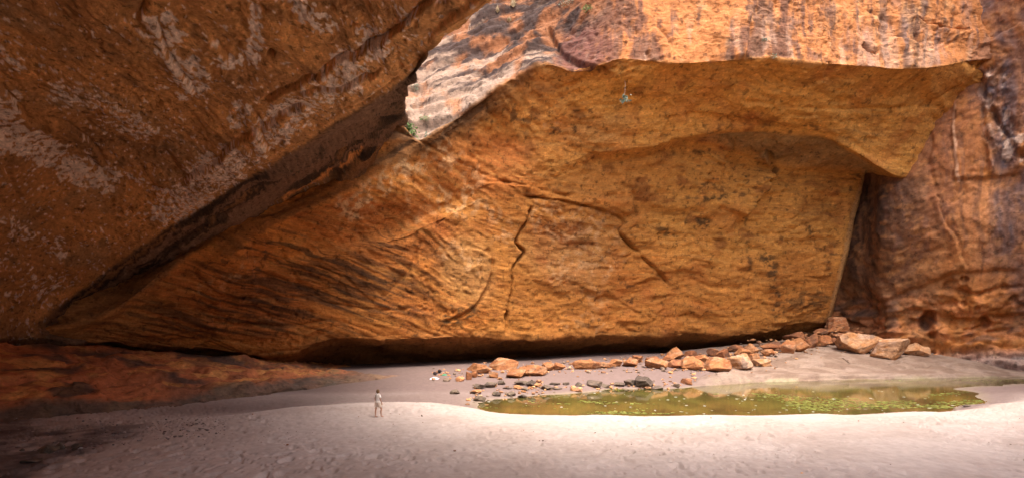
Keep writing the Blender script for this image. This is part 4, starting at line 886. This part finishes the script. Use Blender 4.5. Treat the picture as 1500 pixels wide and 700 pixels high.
def hanging_plant(label, px_, py0, py1, n_st, n_lf, mat, Ls, spread=.15, seed=0, name='hanging_vine', tail=.35):
    rnd = random.Random(seed); p, n = on_rock(px_, py0); d = p.y; ln = (py1 - py0) / F * d
    root = empty(name, p); tag(root, label, 'plant')
    bm = bmesh.new(); bl = bmesh.new()
    out = Vector((0, -.35, 0))
    for k in range(n_st):
        ox, oy = rnd.gauss(0, spread * .4), rnd.gauss(0, .1); ll = ln * rnd.uniform(.75, 1)
        pts = [Vector((ox * (.3 + .7 * t_) + math.sin(t_ * 5 + k) * ln * .02, oy, -ll * t_)) + out * min(1, t_ * 3) for t_ in [q / 8 for q in range(9)]]
        pts[0] = -n * .1
        tube(bm, pts, .016, .010)
        for _ in range(n_lf // n_st):
            t_ = 1 - tail * rnd.random(); a = Vector((ox, oy, -ll * t_)) + out
            leaf(bl, a + Vector((rnd.gauss(0, spread), rnd.gauss(0, spread), rnd.gauss(0, spread * .5))), Ls * rnd.uniform(.6, 1.3), Ls * .28, rnd, .3)
    poly_obj('stem', bm, M_STEM, root); poly_obj('foliage', bl, mat, root); return root
def tuft(label, px_, py_, wpx, hpx, mat, n=160, seed=0, name='grass_tuft', blade=True, cat='plant'):
    rnd = random.Random(seed); p, nn = on_rock(px_, py_); d = p.y; r = wpx / F * d / 2; h = hpx / F * d
    root = empty(name, p); tag(root, label, cat); bm = bmesh.new(); bs = bmesh.new()
    for k in range(6):
        a = rnd.uniform(0, 6.28); e = Vector((math.cos(a) * r * .5, -.25 - abs(math.sin(a)) * r * .3, h * rnd.uniform(.3, .6)))
        tube(bs, [-nn * .1, e * .5 + nn * .15, e], .02, .008)
    for k in range(n):
        a = rnd.uniform(0, 6.28); q = r * math.sqrt(rnd.random())
        if blade:
            e = Vector((math.cos(a) * q, -.2 + math.sin(a) * q * .6, h * rnd.uniform(.2, 1) * (1 - .6 * q / r))); b0 = nn * .12 + e * .1
            s_ = Vector((rnd.gauss(0, 1), rnd.gauss(0, 1), 0)).normalized() * .03; m_ = e * .6 + Vector((0, 0, h * .15))
            v = [bm.verts.new(x) for x in (b0 - s_, b0 + s_, m_ + s_ * .8, m_ - s_ * .8)]; bm.faces.new(v); t_ = bm.verts.new(e); bm.faces.new((v[3], v[2], t_))
        else: leaf(bm, Vector((math.cos(a) * q, -.25 + math.sin(a) * q * .6, h * rnd.random() * (1 - .5 * (q / r) ** 2))), .16 * rnd.uniform(.6, 1.5), .05, rnd)
    poly_obj('stem', bs, M_STEM, root); poly_obj('foliage', bm, mat, root); return root
hanging_plant('small grey green plant dangling on two long stems under the cliff edge', 915, 118, 154, 2, 46, M_GREY, .42, .22, 3, tail=.12)
hanging_plant('leafy vine hanging below the tip of the white rock slab', 630, 193, 214, 5, 90, M_GREY, .40, .35, 4, tail=.6)
hanging_plant('bushy green plant spilling from the lowest tip of the white rock slab', 604, 184, 203, 4, 120, M_LEAF, .40, .35, 5, tail=.9)
hanging_plant('long bare roots hanging down over the pale slab', 688, 34, 112, 4, 4, M_DRYG, .3, .3, 6, name='hanging_root')
hanging_plant('tangle of dead pale roots at the edge of the white slab', 660, 150, 172, 4, 8, M_DRYG, .3, .4, 7, name='dead_roots')
tuft('bright green shrub on the cliff top beside the purple panel', 860, 18, 15, 9, M_LEAF, 220, 11, 'shrub', False)
tuft('grey green bush at the very top of the cliff left of the bright shrub', 832, 9, 26, 10, M_GREY, 200, 12, 'shrub', False)
tuft('dry grass tuft on the dark slab nearest the roof edge', 729, 20, 9, 14, M_DRYG, 150, 13)
tuft('taller dry grass tuft at the top of the dark slab', 752, 12, 14, 18, M_DRYG, 170, 14)
tuft('dry grass tuft lower on the dark slab, right of the roots', 746, 34, 10, 11, M_DRYG, 140, 15)
tuft('green ferny plant on the left edge of the white slab', 607, 134, 13, 14, M_GREY, 160, 16, 'fern', False)
tuft('small green weeds beside the spilling plant on the slab', 622, 178, 14, 8, M_LEAF, 110, 19, 'weed', False)
tuft('dark little bush growing out of the black crevice', 519, 222, 22, 17, M_DARKL, 190, 17, 'shrub', False)
tuft('tiny grey plant clinging to the streaked cliff above the lip', 1131, 88, 11, 7, M_GREY, 60, 18, 'cliff_plant', False)
tuft('tiny grey plant clinging to the lip left of the other one', 1119, 62, 8, 6, M_GREY, 50, 20, 'cliff_plant', False)
# clothes and bags on the sand
def cloth(name, label, cat, px0, px1, py0, py1, mat, seed):
    p = on_ground((px0 + px1) / 2, py1); wd = (px1 - px0) * p.y / F; h = max(.12, (py1 - py0) * p.y / F * .55)
    n = 22; u, v = np.meshgrid(np.linspace(-1, 1, n), np.linspace(-1, 1, n)); q = np.stack([u * 1.7 + seed, v * 1.7, u * 0], -1)
    r = np.sqrt(u * u + v * v); z = np.clip((ss(1.25, .1, r) + .5 * ridged(q, 3, 71 + seed) - .15), 0, 2) * h * .75
    V = np.stack([u * wd * .5 * (1 + .15 * fbm(q, 2, 5 + seed)), v * wd * .4 * (1 + .15 * fbm(q + 9, 2, 6)), z + .01], -1)
    f = grid_faces(n, n); o = mesh_np(name, V, f, mat); o.location = (p.x, p.y + .2, p.z); md = o.modifiers.new('thickness', 'SOLIDIFY'); md.thickness = .02; md.offset = 1
    return tag(o, label, cat)
cloth('towel', 'crumpled white towel lying on the sand below the dark recess', 'towel', 630, 643, 549, 555, plain_mat('white towel', (.62,.58,.63), .9, .06), 1)
cloth('shirt', 'crumpled green garment dropped on the stones beside the white towel', 'clothing', 647, 655, 545, 550, plain_mat('green cloth', (.05,.22,.12), .9, .15), 2)
def bag(label, px_, py_, wpx, hpx, colr, seed):
    p = on_ground(px_, py_); k = p.y / F; root = empty('bag', p); tag(root, label, 'bag'); m_ = plain_mat('bag fabric', colr, .85, .2)
    Pt, Fc, q = rock_np(seed, (wpx * k, wpx * k * .7, hpx * k), 3, 4, .03, 7.0); mesh_np('body', Pt, Fc, m_, parent=root)
    bm = bmesh.new(); w_ = wpx * k * .25
    for sx in (-1, 1): tube(bm, [(sx * w_, -wpx * k * .33, hpx * k * .15), (sx * w_, -wpx * k * .43, hpx * k * .55), (sx * w_ * .8, -wpx * k * .2, hpx * k * 1.0)], .03, .03)
    poly_obj('strap', bm, m_, root)
bag('dark rucksack set down behind the white towel', 637, 549, 6, 5, (.03,.02,.02), 21)
bag('black bag standing farther back between towel and green garment', 644, 546, 6, 5, (.02,.018,.02), 22)
M_WOOD = plain_mat('weathered wood', (.10,.06,.04), .9, .3, 6)
def stick(label, a, b, r):
    pa, pb = on_ground(*a), on_ground(*b); bm = bmesh.new(); m_ = (pa + pb) / 2 + Vector((0, 0, .06))
    for q in (pa, pb): q.z += .05
    tube(bm, [pa - pa, m_ - pa, pb - pa], r, r * .5, 7); d = (pb - pa); tube(bm, [m_ - pa, m_ - pa + d * .15 + Vector((.1, 0, .16)), m_ - pa + d * .3 + Vector((.15, 0, .2))], r * .5, r * .2, 6)
    o = poly_obj('stick', bm, M_WOOD, smooth=True); o.location = pa; tag(o, label, 'stick')
stick('long dark stick on the sand under the orange rubble', (976,545), (997,541), .07)
stick('short black driftwood on the pale shelf before the big boulders', (1235,525), (1244,532), .09)
bm = bmesh.new(); vs_ = [bm.verts.new(v) for v in ((-.09,0,.02),(-.03,.045,.05),(.05,.04,.035),(.11,0,.01),(.05,-.04,.04),(-.03,-.045,.045))]; bm.faces.new(vs_)
o = poly_obj('fallen_leaf', bm, plain_mat('orange leaf', (.75,.32,.06), .7, .1)); o.location = on_ground(1176, 695) + Vector((0,0,.03)); tag(o, 'single orange leaf fallen on the sand at the lower right', 'leaf')

# ------------------------------------------------------------------ what floats on the pool
def flakes(name, pts_, rng, rad, col_list, label, cat, z0=.004, z1=.02):
    Vs, Fs, Cs = [], [], []; k = 0
    for (x, y) in pts_:
        r = rad * rng.uniform(.4, 1.5); a = np.linspace(0, 2 * np.pi, 7)[:-1] + rng.rand(); rr = r * rng.uniform(.6, 1.2, 6)
        Vs.append(np.stack([x + np.cos(a) * rr * 1.6, y + np.sin(a) * rr * 1.3, np.full(6, WZ + rng.uniform(z0, z1))], -1)); Fs.append(np.arange(6) + k); k += 6
        Cs.append(np.tile(np.array(col_list[rng.randint(len(col_list))]) * rng.uniform(.75, 1.2), (6, 1)))
    o = mesh_np(name, np.concatenate(Vs), np.array(Fs), M_FLOAT, np.concatenate(Cs), smooth=False); return tag(o, label, cat, kind='stuff')
M_FLOAT = rock_mat('floating scum', (1, 1, 1), 4, bump=.2, dist=.01, rough=.6, grain=.2)
cand = np.stack([rng.uniform(690, 1500, 60000), rng.uniform(550, 606, 60000)], -1)
dd_ = F * (CAMZ - WZ) / (cand[:, 1] - CY); cx_ = (cand[:, 0] - CX) / F * dd_
ok = ground_base(cx_, dd_) < WZ - .02
den = fbm(np.stack([cx_ * .12, dd_ * .16, cx_ * 0], -1), 4, 961) + .45 * fbm(np.stack([cx_ * .5, dd_ * .9, cx_ * 0], -1), 3, 962)
den = den + .4 * ss(90, 10, np.hypot(cand[:, 0] - 1410, (cand[:, 1] - 583) * 4)) + .2 * ss(120, 20, np.hypot(cand[:, 0] - 1220, (cand[:, 1] - 594) * 9)) + .3 * ss(110, 20, np.hypot(cand[:, 0] - 780, (cand[:, 1] - 590) * 5)) + .3 * ss(90, 20, np.hypot(cand[:, 0] - 1330, (cand[:, 1] - 555.5) * 18)) + .15 * ss(603, 606, cand[:, 1])
pick = ok & (den > .38 + .5 * rng.rand(len(cand)) ** .7)
ap = np.stack([cx_, dd_], -1)[pick][:2300]
flakes('algae', ap, rng, .075, ((.13,.13,.022), (.20,.20,.04), (.10,.095,.018), (.27,.28,.07)), 'bright yellow green algae drifting in streaks on the pool', 'algae')
lp = np.stack([cx_, dd_], -1)[ok & ~pick & (rng.rand(len(cand)) < .005) & (cand[:, 1] > 572)]
flakes('floating_leaves', lp[:90], rng, .07, ((.62,.58,.48), (.5,.42,.28), (.7,.68,.62)), 'pale dead leaves and petals floating on the pool', 'leaves', .022, .03)

# ------------------------------------------------------------------ the walker
def skin_body(name, joints, edges, root_i, mat, parent, levels=2):
    me = bpy.data.meshes.new(name); me.from_pydata([j[0] for j in joints], edges, []); me.update()
    o = bpy.data.objects.new(name, me); COL.objects.link(o); o.parent = parent; me.materials.append(mat)
    sk = o.modifiers.new('skin', 'SKIN'); sk.use_smooth_shade = True
    for k, j in enumerate(joints):
        sv = me.skin_vertices[0].data[k]; r = j[1]; sv.radius = r if isinstance(r, tuple) else (r, r); sv.use_root = (k == root_i)
    sb = o.modifiers.new('smooth', 'SUBSURF'); sb.levels = levels; sb.render_levels = levels
    return o
def loft(name, rings, mat, parent, n=20, cap=True):
    V = []
    for (c_, rx, ry) in rings:
        for k in range(n):
            a = 2 * math.pi * k / n; V.append((c_[0] + rx * math.cos(a), c_[1] + ry * math.sin(a), c_[2]))
    Fc = [(r * n + k, r * n + (k + 1) % n, (r + 1) * n + (k + 1) % n, (r + 1) * n + k) for r in range(len(rings) - 1) for k in range(n)]
    me = bpy.data.meshes.new(name); me.from_pydata(V, [], Fc); me.materials.append(mat); me.polygons.foreach_set('use_smooth', [True] * len(Fc)); me.update()
    o = bpy.data.objects.new(name, me); COL.objects.link(o); o.parent = parent
    sb = o.modifiers.new('smooth', 'SUBSURF'); sb.levels = 1; sb.render_levels = 1
    so_ = o.modifiers.new('thickness', 'SOLIDIFY'); so_.thickness = .008; so_.offset = 1
    return o
SKIN = plain_mat('skin', (.52,.30,.21), .55, .08, 8); HAIR = plain_mat('hair', (.16,.09,.04), .6, .35, 40); LINEN = plain_mat('cream linen', (.80,.76,.70), .9, .08, 12); SHORT = plain_mat('sand coloured cotton', (.64,.53,.43), .9, .08, 12); EYE = plain_mat('eye', (.05,.03,.02), .3, 0); LIPM = plain_mat('lips', (.45,.18,.15), .5, .05)
base = on_ground(553.5, 610); base.z = gz_at(base.x, base.y) - .015
person = empty('person', base, math.radians(-38)); person.scale = (.98, .98, .98)
tag(person, 'lone walker in pale short sleeved top and shorts, seen from behind on the sand', 'person')
J = []; E = []
def jv(p, r, par=None):
    J.append((p, r)); k = len(J) - 1
    if par is not None: E.append((par, k))
    return k
pel = jv((0, 0, .92), (.135, .105)); wst = jv((0, .01, 1.08), (.115, .085), pel); chs = jv((0, .01, 1.25), (.135, .095), wst); uch = jv((0, -.005, 1.37), (.125, .08), chs)
nek = jv((0, .0, 1.455), (.052, .054), uch); hd0 = jv((.01, .02, 1.53), (.066, .08), nek); hd1 = jv((.012, .02, 1.60), (.073, .09), hd0); hd2 = jv((.012, .015, 1.65), (.05, .06), hd1)
nose = jv((.045, .115, 1.555), (.013, .014), hd0)
for sx, fwd, knee in ((-1, -.10, 0), (1, .17, .06)):
    hp = jv((sx * .085, fwd * .1, .86), (.088, .09), pel); th = jv((sx * .095, fwd * .45 + knee * .6, .66), (.072, .076), hp); kn = jv((sx * .098, fwd * .8 + knee, .47), (.052, .056), th)
    cf = jv((sx * .10, fwd * .9 - .01, .33), (.05, .054), kn); an = jv((sx * .10, fwd, .085), (.032, .036), cf); hl = jv((sx * .10, fwd - .02, .04), (.033, .036), an); ft_ = jv((sx * .115, fwd + .09, .03), (.038, .024), hl); te = jv((sx * .122, fwd + .16, .02), (.034, .016), ft_)
    sh = jv((sx * .165, 0, 1.365), (.052, .052), uch)
    el = jv((sx * .215, -.02 + (.03 if sx > 0 else -.03), 1.12), (.037, .037), sh)
    wrp = (sx * (.20 if sx > 0 else .23), .13 if sx > 0 else .03, .90 if sx > 0 else .88); wr = jv(wrp, (.025, .022), el)
    pm = jv((wrp[0] - sx * .005, wrp[1] + .03, wrp[2] - .065), (.036, .018), wr)
    for f_, (ox, ln_) in enumerate(((-.028, .068), (-.009, .078), (.010, .073), (.027, .058))):
        a0 = jv((wrp[0] - sx * .01, wrp[1] + .035 + ox, wrp[2] - .105), (.0095, .0095), pm); a1 = jv((wrp[0] - sx * .022, wrp[1] + .04 + ox, wrp[2] - .105 - ln_ * .55), (.0085, .0085), a0); jv((wrp[0] - sx * .04, wrp[1] + .04 + ox, wrp[2] - .105 - ln_ * .9), (.007, .007), a1)
    t0_ = jv((wrp[0] - sx * .02, wrp[1] + .065, wrp[2] - .055), (.0105, .0105), pm); jv((wrp[0] - sx * .032, wrp[1] + .085, wrp[2] - .10), (.008, .008), t0_)
body = skin_body('body', J, E, pel, SKIN, person)
loft('top', [((0, 0, .90), .20, .15), ((0, 0, .98), .178, .135), ((0, .01, 1.08), .152, .118), ((0, .01, 1.2), .165, .128), ((0, .005, 1.3), .178, .125), ((0, 0, 1.37), .178, .108), ((0, 0, 1.42), .12, .085), ((0, 0, 1.445), .07, .068)], LINEN, person)
for sx in (-1, 1):
    loft('sleeve', [((sx * .215, 0, 1.20), .062, .066), ((sx * .20, 0, 1.27), .066, .068), ((sx * .18, 0, 1.34), .066, .066), ((sx * .145, 0, 1.395), .05, .055)], LINEN, person, 14)
for sx, fwd, knee in ((-1, -.10, 0), (1, .17, .06)):
    loft('shorts_leg', [((sx * .105, fwd * .38 + knee * .5, .60), .108, .115), ((sx * .10, fwd * .28 + knee * .3, .70), .108, .12), ((sx * .092, fwd * .14, .80), .108, .125), ((sx * .075, fwd * .05, .89), .098, .125), ((sx * .065, 0, .95), .09, .115)], SHORT, person, 16)
# hair: a shoulder length cap, open at the face
Vh, Fh = ICO[3]
pts_ = Vh * [.094, .108, .108]; qn = fbm(sc(Vh, 7, 7, 1.5), 3, 77)
low_ = np.clip(-Vh[:, 2], 0, 1); pts_[:, 2] -= low_ * .11 * (Vh[:, 1] < .35); pts_ *= (1 + .07 * qn)[:, None]; pts_[:, 1] -= .012
fm = ~((Vh[Fh].mean(1)[:, 1] > .42) & (Vh[Fh].mean(1)[:, 2] < .42))
hr = mesh_np('hair', pts_ + [.012, .012, 1.605], Fh[fm], HAIR, parent=person)
for sx in (-1, 1):
    v, f = ICO[2]; mesh_np('eye', v * .011 + [.018 + sx * .031, .098, 1.585], f, EYE, parent=person); mesh_np('ear', v * [.012, .022, .032] + [.012 + sx * .078, .015, 1.565], f, SKIN, parent=person)
v, f = ICO[2]; mesh_np('mouth', v * [.022, .01, .007] + [.03, .098, 1.515], f, LIPM, parent=person)
